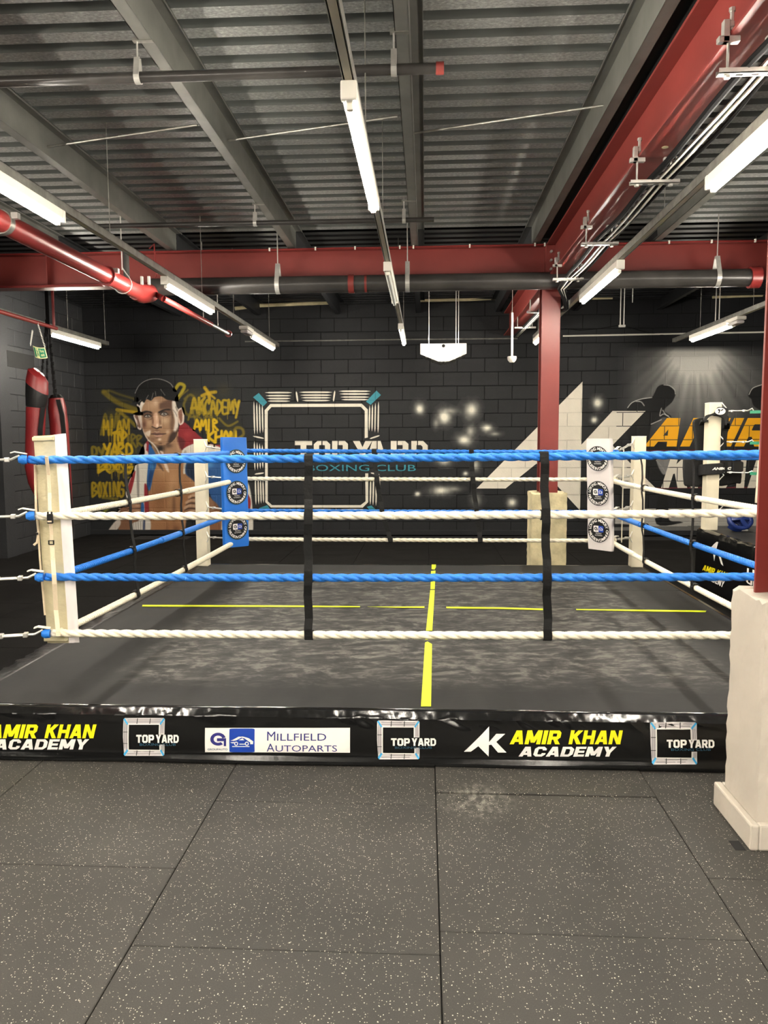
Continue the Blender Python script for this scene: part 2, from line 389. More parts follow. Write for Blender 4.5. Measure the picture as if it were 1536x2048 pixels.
def flat(tris, fn, name, m, parent):          # printed flat shapes mapped on a surface
    b = MB(); todo = [list(t) for t in tris]
    while todo:
        t = todo.pop(); q = [np.array(fn(p[0], p[1]), float) for p in t]
        if len(t) == 3:                         # large pieces are split so that they follow the surface
            d = [np.linalg.norm(q[i] - q[(i + 1) % 3]) for i in range(3)]; i = int(np.argmax(d))
            if d[i] > 0.045:
                a, c, e = t[i], t[(i + 1) % 3], t[(i + 2) % 3]; m_ = ((a[0] + c[0]) / 2, (a[1] + c[1]) / 2) + tuple(a[2:3])
                todo += [[a, m_, e], [m_, c, e]]; continue
        k = t[0][2] if len(t[0]) > 2 else 0
        if k:
            nn = np.cross(q[1] - q[0], q[2] - q[0]); l = np.linalg.norm(nn)
            if l > 1e-12:
                nn /= l
                if nn @ (np.array([0, -3, 1.6]) - q[0]) < 0: nn = -nn
                q = [p + nn * k * 4e-5 for p in q]
        b.add([tuple(p) for p in q], [tuple(range(len(t)))])
    return b.build(name, m, parent, fixn=False)
def disc(cx, cy, r, n=40, ry=None): return [(cx + r * math.cos(2 * math.pi * k / n), cy + (ry or r) * math.sin(2 * math.pi * k / n)) for k in range(n)]
def arc_band(cx, cy, r0, r1, a0, a1, n=16, sy=1.0):
    out = []
    for i in range(n):
        a, b = a0 + (a1 - a0) * i / n, a0 + (a1 - a0) * (i + 1) / n
        out.append([(cx + r * math.cos(t), cy + sy * r * math.sin(t)) for r, t in ((r0, a), (r1, a), (r1, b), (r0, b))])
    return out
def line(x0, y0, x1, y1, w):
    d = math.hypot(x1 - x0, y1 - y0); nx, ny = -(y1 - y0) / d * w / 2, (x1 - x0) / d * w / 2
    return [(x0 + nx, y0 + ny), (x0 - nx, y0 - ny), (x1 - nx, y1 - ny), (x1 + nx, y1 + ny)]
def rrect(x0, y0, x1, y1, r, n=5):
    out = []
    for cx, cy, a in ((x1 - r, y0 + r, -math.pi / 2), (x1 - r, y1 - r, 0), (x0 + r, y1 - r, math.pi / 2), (x0 + r, y0 + r, math.pi)):
        out += [(cx + r * math.cos(a + math.pi / 2 * k / n), cy + r * math.sin(a + math.pi / 2 * k / n)) for k in range(n + 1)]
    return out

# ================================================================== the room
WALL_Y, LEFT_X, NOOK_Y, NEAR_LEFT_X, RIGHT_X, FRONT_Y, DECK_Z = 12.86, -5.75, 10.2, -8.0, 9.0, -6.0, 3.86
# ---- floor: slab with rubber tiles
fl = MB().box(NEAR_LEFT_X - .2, RIGHT_X + .2, FRONT_Y - .2, WALL_Y + .3, -0.2, -0.018).build('floor', 'shadowgap'); tag(fl, kind='structure')
TW = 0.985
x_seam = PZ(873, 1640, 0)[0]
col_y = {-1: PZ(600, 1605, 0)[1], 0: PZ(1050, 1590, 0)[1], -2: PZ(140, 1731, 0)[1], 1: PZ(1050, 1590, 0)[1] + .35}
tile_me = None
def tile_mesh(w, d):
    return MB().box(-w / 2, w / 2, -d / 2, d / 2, -0.016, 0).build('floor_tile', 'floor', bevel=0.0025)
proto_tile = tile_mesh(TW - .0038, TW - .0038); proto_tile.parent = fl
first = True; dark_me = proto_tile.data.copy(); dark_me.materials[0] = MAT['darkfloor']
for i in range(-6, 9):
    y0 = col_y.get(i, col_y[-1] + (.37 * i) % TW)
    j0 = math.ceil((-1.2 - y0) / TW)
    for j in range(j0, 15):
        y = y0 + (j + .5) * TW
        if y > WALL_Y - .5: break
        if -2.2 < x_seam + i * TW and x_seam + (i + 1) * TW < 2.1 and 4.4 < y < 7.5: continue   # under the boxing ring
        o = proto_tile if first else proto_tile.copy()
        if not first: COL.objects.link(o)
        first = False
        o.location = (x_seam + (i + .5) * TW, y, 0)
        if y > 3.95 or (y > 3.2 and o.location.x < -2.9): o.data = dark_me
        if i == 0 and j == 0: o.rotation_euler = (-0.0065, 0.003, 0); o.location.z = 0.0035
# ---- back wall of blocks
wb = MB().box(LEFT_X - .3, RIGHT_X, WALL_Y, WALL_Y + .25, 0, DECK_Z + .3).build('wall_back', 'mortar'); tag(wb, kind='structure')
BW, BH, JT = 0.45, 0.225, 0.010
phase = PY(1247.7, 735, WALL_Y)[0] % BW
FACE = WALL_Y - 0.006
def row_phase(r): return phase + (BW / 2 if r % 2 else 0)
def block_rects(x0, x1, z0, z1):
    for r in range(int(z0 / BH), int(math.ceil(z1 / BH))):
        k = math.floor((x0 - row_phase(r)) / BW)
        while row_phase(r) + k * BW < x1:
            a = row_phase(r) + k * BW; yield (a, a + BW, r * BH, (r + 1) * BH); k += 1
def block_mesh(w, h, name, axis, parent):
    t = 0.012
    if axis == 'y': b = MB().box(-w / 2, w / 2, 0, t, -h / 2, h / 2)
    else: b = MB().box(-t, 0, -w / 2, w / 2, -h / 2, h / 2)
    return b.build(name, 'wall' if axis == 'y' else 'wall_lit', parent, bevel=0.004)
allb = [q for q in block_rects(LEFT_X, 6.2, 0, DECK_Z)]
allb = [(max(q[0], LEFT_X - .004),) + q[1:] for q in allb if q[1] > LEFT_X + .03]
allb.sort(key=lambda q: abs((q[0] + q[1]) / 2 - .2) * .55 + abs((q[2] + q[3]) / 2 - 1.9) * 1.6)
part_blocks = [q for q in allb if q[1] - q[0] < BW - .01]; allb = [q for q in allb if q[1] - q[0] >= BW - .01]
pb = block_mesh(BW - JT, BH - JT, 'block', 'y', wb)
for i, q in enumerate(allb[:300]):
    o = pb if i == 0 else pb.copy()
    if i: COL.objects.link(o); o.parent = wb
    o.location = ((q[0] + q[1]) / 2, FACE, (q[2] + q[3]) / 2)
rest = MB()
for q in part_blocks + allb[300:] + [q for q in block_rects(6.2, RIGHT_X - .5, 0, DECK_Z) if q[0] >= 6.2]:
    rest.box(q[0] + JT / 2, q[1] - JT / 2, FACE, FACE + .012, q[2] + JT / 2, q[3] - JT / 2)
tag(rest.build('blockwork', 'wall', wb, bevel=0.003), kind='stuff')
# ---- left wall, its return, and the rest of the shell
wl = MB().box(LEFT_X - .25, LEFT_X, NOOK_Y, WALL_Y, 0, DECK_Z + .3).build('wall_left', 'wall'); tag(wl, kind='structure')
pl = None
nb = 0
for r in range(17):
    y = NOOK_Y + (0 if r % 2 else -BW / 2)
    while y < WALL_Y - .02:
        a, c = max(y, NOOK_Y + .005), min(y + BW, WALL_Y - .012)
        if c - a > .05:
            full = c - a > BW - .02
            if full and pl is None: pl = block_mesh(BW - JT, BH - JT, 'block', 'x', wl); o = pl
            elif full: o = pl.copy(); COL.objects.link(o); o.parent = wl
            else: o = block_mesh(c - a - JT, BH - JT, 'block', 'x', wl)
            o.location = (LEFT_X + .006, (a + c) / 2, (r + .5) * BH)
        y += BW
vent = MB().box(LEFT_X - .02, LEFT_X + .016, 10.42, 11.15, 2.63, 2.85).build('vent_shadow', 'shadowgap', wl)  # black box just proud of the wall; its colour stands for a vent's shadow
wn = MB().box(NEAR_LEFT_X, LEFT_X + .012, NOOK_Y - .02, NOOK_Y + .25, 0, DECK_Z + .3).build('wall_return', 'wall_lit'); tag(wn, kind='structure')
tag(MB().box(NEAR_LEFT_X - .25, NEAR_LEFT_X, FRONT_Y, NOOK_Y, 0, DECK_Z + .3).build('wall_near_left', 'wall'), kind='structure')
tag(MB().box(RIGHT_X, RIGHT_X + .25, FRONT_Y, WALL_Y, 0, DECK_Z + .3).build('wall_right', 'wall'), kind='structure')
tag(MB().box(NEAR_LEFT_X, RIGHT_X, FRONT_Y - .25, FRONT_Y, 0, DECK_Z + .3).build('wall_front', 'wall'), kind='structure')
tag(MB().box(LEFT_X, RIGHT_X, WALL_Y - .03, WALL_Y - .004, 0, .085).build('baseboard_back', 'wall', bevel=.006), kind='structure')
# ---- ceiling of ribbed steel deck
PIT = 0.2
def deck_bay(y0, y1, name, m, parent=None):
    b = MB(); prof = []; y = y0
    while y < y1: prof += [(y, DECK_Z), (y + .106, DECK_Z), (y + .118, DECK_Z + .075), (y + .188, DECK_Z + .075)]; y += PIT
    v = [(x, q[0], q[1]) for q in prof for x in (NEAR_LEFT_X - .2, RIGHT_X + .2)]
    b.add(v, [(2 * i, 2 * i + 1, 2 * i + 3, 2 * i + 2) for i in range(len(prof) - 1)])
    o = b.build(name, m, parent, fixn=False)
    if m == 'deck':
        o.data.materials.append(MAT['rib']); o.data.polygons.foreach_set('material_index', [0 if i % 4 == 0 else 1 for i in range(len(o.data.polygons))])
    return o
ceiling = tag(MB().box(NEAR_LEFT_X - .2, RIGHT_X + .2, FRONT_Y - .2, WALL_Y + .3, DECK_Z + .09, DECK_Z + .2).build('ceiling', 'blacksteel'), kind='structure')
deck_bay(FRONT_Y, 8.55, 'deck_sheet', 'deck', ceiling); deck_bay(8.6, WALL_Y + .1, 'deck_sheet', 'blacksteel', ceiling)

# ---- purlins: cold rolled Z sections running away from the camera
PUR_Z = 3.66
def zsec(xw, y0, y1, mirror=1):
    b = MB(); t = .004; w = .072; h = DECK_Z - PUR_Z - .001
    def bx(x0, x1, z0, z1): b.box(min(x0, x1), max(x0, x1), y0, y1, z0, z1)
    bx(xw - mirror * w, xw, PUR_Z, PUR_Z + t); bx(xw - t / 2, xw + t / 2, PUR_Z, PUR_Z + h)
    bx(xw, xw + mirror * w, PUR_Z + h - t, PUR_Z + h)
    bx(xw - mirror * w, xw - mirror * (w - t), PUR_Z, PUR_Z + .018); bx(xw + mirror * (w - t), xw + mirror * w, PUR_Z + h - .018, PUR_Z + h)
    return b
XA = PZ(250, 0, PUR_Z)[0]; XB = PZ(815, 0, PUR_Z)[0]; XC = PZ(1363, 0, PUR_Z)[0] - .072
sp = (XB - XA)
names = [(XA - 3 * sp, 'fourth grey purlin left of the centre light row, far left'), (XA - 2 * sp, 'third grey purlin left of the centre lights'),
         (XA - sp, 'second grey purlin left of the centre light row'), (XA, 'first grey purlin left of the centre light row'),
         (XB, 'grey purlin just right of the centre light row'), (XC, 'pale grey purlin alongside the red lengthwise beam'),
         (XC + sp, 'dark purlin right of the red lengthwise beam'), (XC + 2 * sp, 'rightmost dark purlin near the right light row')]
PURX = []
for i, (x, lab) in enumerate(names):
    o = zsec(x, FRONT_Y, 8.54, -1 if abs(x - XC) < .01 else 1).build('purlin', 'purlin'); PURX.append(x)
    tag(o, lab + ' under the ribbed ceiling', 'purlin', 'steel purlins under the deck')

for k, (x, lab) in enumerate(((XA - 2 * sp, 'far left, over the exit sign'), (XA - sp, 'over the painted portrait'), (XA, 'behind the end of the red branch pipe'), (XB, 'left of the hanging white unit'), (XC, 'beside the column'), (XC + sp, 'right of the column'), (XC + 2 * sp, 'far right'))):
    o = zsec(x, 8.56, WALL_Y - .01, -1 if x == XC else 1).build('purlin', 'blacksteel'); tag(o, 'black purlin behind the red cross beam, ' + lab, 'purlin', 'black purlins at the back')
gap_strip = tag(MB().box(XC + .075, PZ(1300, 283, 3.28)[0] + .19, FRONT_Y, 8.40, 3.70, 3.72).build('black_strip', 'shadowgap'), 'black strip across the gap between pale purlin and red lengthwise beam', 'board')  # plain black strip laid across the gap from purlin to beam

# ---- red steel
BZ0, BZ1 = 3.28, 3.65
def ibeam(b, axis, c, a0, a1, z0, z1, w=.18, tf=.016, tw=.012):
    def bx(u0, u1, z0, z1):
        if axis == 'x': b.box(a0, a1, c + u0, c + u1, z0, z1)
        else: b.box(c + u0, c + u1, a0, a1, z0, z1)
    bx(-w / 2, w / 2, z0, z0 + tf); bx(-w / 2, w / 2, z1 - tf, z1); bx(-tw / 2, tw / 2, z0 + tf, z1 - tf)
    return b
LBX = 1.365 + .09
DBX = PZ(1300, 283, BZ0)[0] + .095
BEAM_Y = 8.50
lb = thing('steel_beam', 'red steel beam spanning the room crosswise above the far ring edge', 'beam', (0, BEAM_Y, BZ0), 'red steel beams')
ibeam(MB(), 'x', BEAM_Y, NEAR_LEFT_X, RIGHT_X, BZ0, BZ1, .18).build('beam_section', 'red', lb, bevel=.003)
pl_ = MB().box(DBX - .10, DBX + .10, BEAM_Y - .10, BEAM_Y - .006, BZ0 - .015, BZ1 - .02).build('end_plate', 'red', lb, bevel=.002)
for px in (260,):
    x = PY(px / 2.56, 560, BEAM_Y)[0]; MB().box(x - .006, x + .006, BEAM_Y - .088, BEAM_Y - .006, BZ0 + .016, BZ1 - .016).build('stiffener', 'red', lb)
# red cable clipped along the top flange with small white clips
pts = [(x, BEAM_Y - .097 + .002 * math.sin(x * 9), BZ1 - .012 + .004 * math.sin(x * 5)) for x in np.arange(-6.5, 7, .12)]
MB().tube(pts, .006, 6).build('clipped_cable', 'redpipe', lb)
for px in (151, 386, 589, 818, 888, 1176, 1510, 1560):
    p = PY(480 + px / 2.56, 500, BEAM_Y - .1); MB().box(p[0] - .008, p[0] + .008, BEAM_Y - .108, BEAM_Y - .088, BZ1 - .03, BZ1 + .004).build('cable_clip', 'white', lb)
for px in (1338, 1423, 1510):
    p = PY(px, 495, BEAM_Y - .1); MB().box(p[0] - .008, p[0] + .008, BEAM_Y - .108, BEAM_Y - .088, BZ1 - .03, BZ1 + .004).build('cable_clip', 'white', lb)
x0 = PY(314, 500, BEAM_Y)[0]
pts = [(x0 - .05, BEAM_Y - .1, BZ1 + .02), (x0 + .005, BEAM_Y - .1, BZ1 + .07), (x0 + .01, BEAM_Y - .1, BZ1 - .1), (x0 + .03, BEAM_Y - .1, BZ0 + .16), (x0, BEAM_Y - .1, BZ0 + .05), (x0 - .2, BEAM_Y - .1, BZ0 + .02), (x0 - 3, BEAM_Y - .1, BZ0 + .012)]
MB().tube(pts, .008, 6).build('looped_cable', 'redpipe', lb)

db = thing('steel_beam', 'red steel beam running lengthwise from upper right corner to the red column', 'beam', (DBX, 3, BZ0), 'red steel beams')
ibeam(MB(), 'y', DBX, FRONT_Y, BEAM_Y - .10, BZ0, BZ1, .19).build('beam_section', 'red', db, bevel=.003)
for k in range(3):
    z = BZ0 + .10 + k * .09
    for s in (-1, 1): MB().lathe((DBX + s * .05, BEAM_Y - .125, z), [(.014, -.012), (.014, .03)], 6, 'y').build('bolt', 'zinc', db)
hole = MB().lathe((PZ(1330, 294, BZ0)[0], PZ(1330, 294, BZ0)[1], BZ0 - .003), [(.02, 0), (.016, .004)], 12).build('paint_chip', 'oldconcrete', db)
db2 = thing('steel_beam', 'red steel beam behind the column running on to the back wall', 'beam', (DBX, 10, BZ0), 'red steel beams')
ibeam(MB(), 'y', DBX, BEAM_Y + .10, WALL_Y - .01, BZ0, BZ1, .19).build('beam_section', 'red', db2, bevel=.003)
nb_ = thing('steel_beam', 'red steel beam stub leaving the near column to the right', 'beam', (2.4, 3.12, BZ0), 'red steel beams')
ibeam(MB(), 'x', 3.12, DBX + .10, RIGHT_X, BZ0, BZ1, .18).build('beam_section', 'red', nb_, bevel=.003)
MB().extrude([(0, 0), (.0, -.30), (.30, 0)], lambda u, w, t: (DBX + .1 + u, 3.06 + t, BZ0 + w), 0, .12).build('haunch', 'red', nb_)

def hcol(b, x, y, z0, z1, w=.2, tf=.014, tw=.010):
    b.box(x - w / 2, x + w / 2, y - w / 2, y - w / 2 + tf, z0, z1); b.box(x - w / 2, x + w / 2, y + w / 2 - tf, y + w / 2, z0, z1)
    b.box(x - tw / 2, x + tw / 2, y - w / 2 + tf, y + w / 2 - tf, z0, z1); return b
def pillar(label, xc, yc, half, ztop, zbeam, mat, w, seed):
    t = thing('steel_column', label, 'column', (xc, yc, 0), 'red columns in concrete bases')
    hcol(MB(), xc, yc, ztop - .02, zbeam, w).build('column_shaft', 'red', t, bevel=.002)
    r = random.Random(seed)
    b = MB(); n = 12; nz = 26; hx, hy = half
    # rough cast block: rings of a rounded square, edges chipped
    ring = []
    for s_ in range(4):
        for k in range(n):
            u = -1 + 2 * k / n
            q = [(u, -1), (1, u), (-u, 1), (-1, -u)][s_]; ring.append(q)
    v = []; m = len(ring)
    for iz in range(nz + 1):
        z = ztop * iz / nz
        for q in ring:
            corner = abs(q[0]) > .99 and abs(q[1]) > .99
            k = 1 - (r.random() * .03 if corner else 0) - r.random() * .006
            zz = z - (r.random() * .025 if iz == nz else 0)
            v.append((xc + q[0] * hx * k, yc + q[1] * hy * k, zz))
    f = [(iz * m + k, iz * m + (k + 1) % m, (iz + 1) * m + (k + 1) % m, (iz + 1) * m + k) for iz in range(nz) for k in range(m)]
    f += [tuple(nz * m + k for k in range(m))]
    b.add(v, f).build('concrete_base', mat, t)
    return t
mx = (PY(1085, 800, 8.4)[0] + PY(1122, 800, 8.4)[0]) / 2
ex0, ex1 = PY(1063, 1060, 8.31)[0], PY(1134, 1060, 8.31)[0]
mid = pillar('red column on a stained cream concrete base behind the far ropes', (ex0 + ex1) / 2, 8.50, ((ex1 - ex0) / 2, .19), PY(1100, 985, 8.31)[2], BZ0, 'oldconcrete', PY(1122, 800, 8.4)[0] - PY(1085, 800, 8.4)[0], 3)
NPX0 = 1.292
near_top = PX(1455, 1166, NPX0)[2]
near = pillar('red column on a white concrete base at the right frame edge', NPX0 + .19, 3.12, (.19, .165), near_top, BZ0, 'concrete', .15, 5)
for o in [c for c in bpy.data.objects if c.parent == near and c.name.startswith('column_shaft')]:
    o.location.x = PY(1509, 1150, 3.19)[0] + .075 - (NPX0 + .19)
sk = MB()
for (a, c, d, e) in ((NPX0 - .032, NPX0 + .002, 2.925, 3.315), (NPX0 + .378, NPX0 + .412, 2.925, 3.315), (NPX0, NPX0 + .38, 2.925, 2.958), (NPX0, NPX0 + .38, 3.282, 3.315)):
    sk.box(a, c, d, e, 0, .105)
sk.build('skirting', 'concrete', near, bevel=.008, seg=2)
cut = MB().box(NPX0 - .085, NPX0 - .045, 2.93, 3.0, -.004, .0012).build('floor_cutout', 'shadowgap', near)

# ---- big black pipe under the crosswise beam
PIPE_Y = 8.22
pz = PY(1000, 563, PIPE_Y)[2]; PR = .088
bp = thing('drain_pipe', 'thick black pipe slung crosswise below the red beam', 'pipe', (0, PIPE_Y, pz))
xl, xr = PY(302, 585, PIPE_Y)[0], PY(1500, 560, PIPE_Y)[0]
MB().tube([(xl, PIPE_Y, pz), (xr, PIPE_Y, pz)], PR, 24).build('pipe_run', 'blackpipe', bp, smooth=True)
MB().tube([(xr - .01, PIPE_Y, pz), (xr + .09, PIPE_Y, pz)], PR + .02, 20).build('red_flange', 'redpipe', bp, smooth=True)
x = PY(703, 575, PIPE_Y)[0]; MB().tube([(x - .03, PIPE_Y, pz), (x + .03, PIPE_Y, pz)], PR + .008, 20).build('red_coupling', 'red', bp, smooth=True)
x = PY(732, 575, PIPE_Y)[0]; MB().tube([(x - .012, PIPE_Y, pz), (x + .012, PIPE_Y, pz)], PR + .003, 20).build('red_band', 'red', bp, smooth=True)
for px in (556, 815, 1433):
    x = PY(px, 560, PIPE_Y)[0]
    hg = thing('pipe_hanger', {556: 'strap hanger with rod left on the thick black pipe', 815: 'strap hanger with rod beside the centre light row on the black pipe', 1433: 'strap hanger with rod at the right end of the black pipe'}[px], 'pipe hanger', (x, PIPE_Y, pz + PR), 'hangers of the black pipe')
    MB().tube([(x, PIPE_Y, pz + PR + .1), (x, PIPE_Y, DECK_Z)], .006, 8).build('rod', 'zinc', hg)
    loop = [(x, PIPE_Y + (PR + .004) * math.sin(a), pz + (PR + .004) * -math.cos(a)) for a in np.linspace(-2.0, 2.0, 18)]
    loop = [(x, PIPE_Y - .012, pz + PR + .13)] + loop + [(x, PIPE_Y + .012, pz + PR + .13)]
    MB().strap(loop, (1, 0, 0), .045, .004).build('strap', 'zinc', hg)

# ---- red sprinkler main, upper left
RZ_ = 3.05
ra, rb = PZ(-20, 441, RZ_), PZ(285, 583, RZ_)
rx = (ra[0] + rb[0]) / 2
rp = thing('sprinkler_main', 'thick red sprinkler pipe running lengthwise on the upper left', 'pipe', (rx, 6, RZ_))
RY1 = rb[1]
MB().tube([(rx, -2, RZ_), (rx, RY1, RZ_)], .072, 24).build('pipe_run', 'redpipe', rp, smooth=True)
for px, py in ((5, 452), (212, 545)):
    y = RY1 if False else PX(px, py, rx)[1]
    MB().tube([(rx, y - .025, RZ_), (rx, y + .025, RZ_)], .090 if px > 50 else .079, 22).build('grooved_coupling' if px > 50 else 'pipe_clamp', 'redpipe' if px > 50 else 'galv', rp, smooth=True)
    MB().box(rx + .07, rx + .115, y - .02, y + .02, RZ_ + .02, RZ_ + .06).build('coupling_bolt', 'zinc', rp)
MB().tube([(rx - .02, RY1, RZ_), (rx + .02, RY1 + .1, RZ_), (xl - .02, PIPE_Y, pz - .06), (xl + .05, PIPE_Y, pz)], [.08, .095, .1, .09], 20).build('elbow', 'redpipe', rp, smooth=True)
for k in range(2): MB().box(rx + .03 + .07 * k, rx + .05 + .07 * k, RY1 + .02, RY1 + .05, RZ_ + .07, RZ_ + .15).build('coupling_bolt', 'zinc', rp)
hy = PX(245, 560, rx)[1]
MB().tube([(rx, hy, RZ_ + .13), (rx, hy, DECK_Z)], .006, 8).build('hanger_rod', 'zinc', rp)
MB().tube([(rx + .085 * math.sin(a), hy, RZ_ - .085 * math.cos(a)) for a in np.linspace(-2.2, 2.2, 16)] + [(rx, hy, RZ_ + .15)], .006, 6).build('hanger_loop', 'zinc', rp)
ta, tb = PZ(312, 598, 2.98), PZ(468, 667, 2.98)
sx = (ta[0] + tb[0]) / 2
sb = thing('sprinkler_branch', 'thin dull red branch pipe ending in a small red valve', 'pipe', (sx, ta[1], 2.98))
MB().tube([(xl, PIPE_Y + .05, pz - .05), (sx, ta[1], 2.98), (sx, tb[1] - .8, 2.98)], .03, 14).build('pipe_run', 'redpipe', sb, smooth=True)
MB().tube([(sx, tb[1] - .8, 2.98), (sx, tb[1], 2.98)], .022, 14).build('grey_pipe_end', 'galv', sb, smooth=True)
MB().lathe((sx, tb[1], 2.98), [(.045, 0), (.045, .02)], 14, 'y').build('valve_wheel', 'redpipe', sb)
for q in (.55, .8):
    y = ta[1] + (tb[1] - ta[1]) * q; MB().tube([(sx, y, 2.98), (sx, y, DECK_Z)], .005, 6).build('hanger_rod', 'zinc', sb)

# ---- thin black branch pipes under the purlins, with hangers
def branch(label, p0, p1, z, r, red_end=True, hang=()):
    a, c = PZ(*p0, z), PZ(*p1, z); y = (a[1] + c[1]) / 2
    t = thing('branch_pipe', label, 'pipe', (0, y, z), 'thin pipes below the purlins')
    MB().tube([(a[0], y, z), (c[0], y, z)], r, 14).build('pipe_run', 'blackpipe', t, smooth=True)
    if red_end: MB().tube([(c[0] - .02, y, z), (c[0] + .02, y, z)], r + .004, 12).build('end_cap', 'red', t, smooth=True)
    for px, py in hang:
        x = PZ(px, py, z)[0]; h = thing('pipe_hanger', f'small rod hanger {"left" if px < 600 else "right"} on the {label.split(" crossing")[0]}', 'pipe hanger', (x, y, z + r))
        MB().tube([(x, y, z + r + .05), (x, y, PUR_Z + .02)], .005, 6).build('rod', 'zinc', h)
        MB().strap([(x, y - .01, z + r + .07)] + [(x, y + (r + .004) * math.sin(q), z - (r + .004) * math.cos(q)) for q in np.linspace(-2, 2, 12)] + [(x, y + .01, z + r + .07)], (1, 0, 0), .03, .004).build('strap', 'zinc', h)
        MB().box(x - .02, min(PURX, key=lambda q: abs(q - .03 - x)) - .0, y - .015, y + .015, PUR_Z - .004, PUR_Z + .012).build('purlin_clip', 'galv', h) if min(PURX, key=lambda q: abs(q - .03 - x)) > x else None
    return t
branch('near black branch pipe crossing under the second purlin', (-40, 172), (880, 129), 3.48, .027, True, ((280, 160), (787, 130)))
branch('far black branch pipe crossing near the red beam', (180, 452), (868, 440), 3.50, .022, False, ((510, 446), (808, 441)))
dx = PX(197, 500, 0) if False else None
dp = PY(200, 470, 7.0)
dr = tag(MB().tube([(dp[0], 7.6, 3.5), (dp[0] + .0, 7.6, 3.12)], .03, 12).build('drop_pipe', 'blackpipe', smooth=True), 'short black drop pipe above the red sprinkler main', 'pipe')

# ---- sag rods between the purlins
def rod(p, q, r, m, label, name='sag_rod', cat='rod', group=None):
    return tag(MB().tube([tuple(p), tuple(q)], r, 8).build(name, m, smooth=True), label, cat, group)
for lab, a, c in (('between the second and first purlins left of the light row', (72, 297), (395, 250)), ('from the first left purlin to the centre purlin', (443, 283), (795, 233)), ('from the centre purlin to the pale purlin by the red beam', (825, 267), (1213, 210))):
    rod(PZ(*a, PUR_Z + .06), PZ(*c, PUR_Z + .06), .008, 'galv', 'thin slanting steel rod ' + lab, group='sag rods between purlins')

# ---- light rows
RAIL_Z = 3.03
def rail_x(pts): return float(np.mean([PZ(px, py, RAIL_Z)[0] for px, py in pts]))
XR = {'centre': rail_x([(718, 229), (757, 432), (808, 690)]), 'left': rail_x([(157, 440), (437, 619), (556, 697)]),
      'right': rail_x([(1365, 400), (1205, 552), (1150, 607)]), 'farleft': rail_x([(125, 663), (210, 690)]), 'farright': rail_x([(1415, 655), (1345, 688)])}
def make_batten():
    t = thing('batten_light', 'x', 'ceiling light', (0, 0, 0), 'fluorescent battens')
    MB().box(-.030, .030, .03, 1.49, -.058, 0).build('housing', 'white', t, bevel=.004)
    for y0, y1 in ((0, .035), (1.485, 1.52)): MB().box(-.033, .033, y0, y1, -.075, 0).build('end_cap', 'white', t, bevel=.006, seg=2)
    for y in (.05, 1.47): MB().box(-.014, .014, y - .012, y + .012, -.10, -.058).build('lamp_holder', 'white', t, bevel=.003)
    MB().tube([(0, .06, -.080), (0, 1.46, -.080)], .019, 14).build('tube', 'tube', t, smooth=True)
    return t
batt = make_batten(); used = [False]
def place(x, y, label, lit=True):
    if not used[0]: o = batt; o.location = (x, y, RAIL_Z); o['label'] = label; used[0] = True
    else: o = dup(batt, (x, y, RAIL_Z), label)
    if not lit:
        for c in [c for c in bpy.data.objects if c.parent == o and c.name.startswith('tube')]:
            c.data = c.data.copy(); c.data.materials[0] = MAT['tubeoff']
    return o
ADDED_BATTENS = [(-1.57, 'added unseen between the two rearmost, behind the viewer'), (-4.75, 'added unseen as the last one, far behind the viewer')]  # battens added out of view to brighten the near floor
bays = {'centre': (0, [(-3.15, 'behind the viewer'), (0.0, 'nearest, overhead'), (3.2, 'largest lit one in the upper middle'), (6.35, 'unlit one over the red beam'), (9.66, 'small far one, third in the row')]),
        'left': (.12, [(-3.15, 'behind the viewer'), (0.0, 'nearest, overhead'), (3.2, 'big bright one at the left frame edge'), (6.62, 'middle one below the red beam'), (9.95, 'small far one beside the emergency light')]),
        'right': (0, [(-3.4, 'behind the viewer'), (-.2, 'nearest, overhead'), (2.95, 'big bright one at the right frame edge'), (6.42, 'middle one in front of the red column'), (9.75, 'small far one left of the red column')]),
        'farleft': (0, [(-3.15, 'behind the viewer'), (0.0, 'overhead'), (3.2, 'out of frame'), (6.3, 'at the left frame edge'), (9.66, 'small one above the fire exit sign')]),
        'farright': (0, [(-3.15, 'behind the viewer'), (0.0, 'overhead'), (3.2, 'out of frame'), (6.3, 'out of frame beyond the column'), (9.62, 'small one above the painted spotlight')])}
word = {'centre': 'centre', 'left': 'left', 'right': 'right', 'farleft': 'far left', 'farright': 'far right'}
for k, (dy, lst) in bays.items():
    for y, lab in lst + ADDED_BATTENS:
        place(XR[k], y + dy, f'white fluorescent batten in the {word[k]} light row, {lab}', lit='unlit' not in lab)
RAIL_END = {'centre': 11.3, 'left': PZ(573, 690, RAIL_Z + .03)[1], 'right': 11.35, 'farleft': PZ(272, 690, RAIL_Z)[1], 'farright': 11.9}
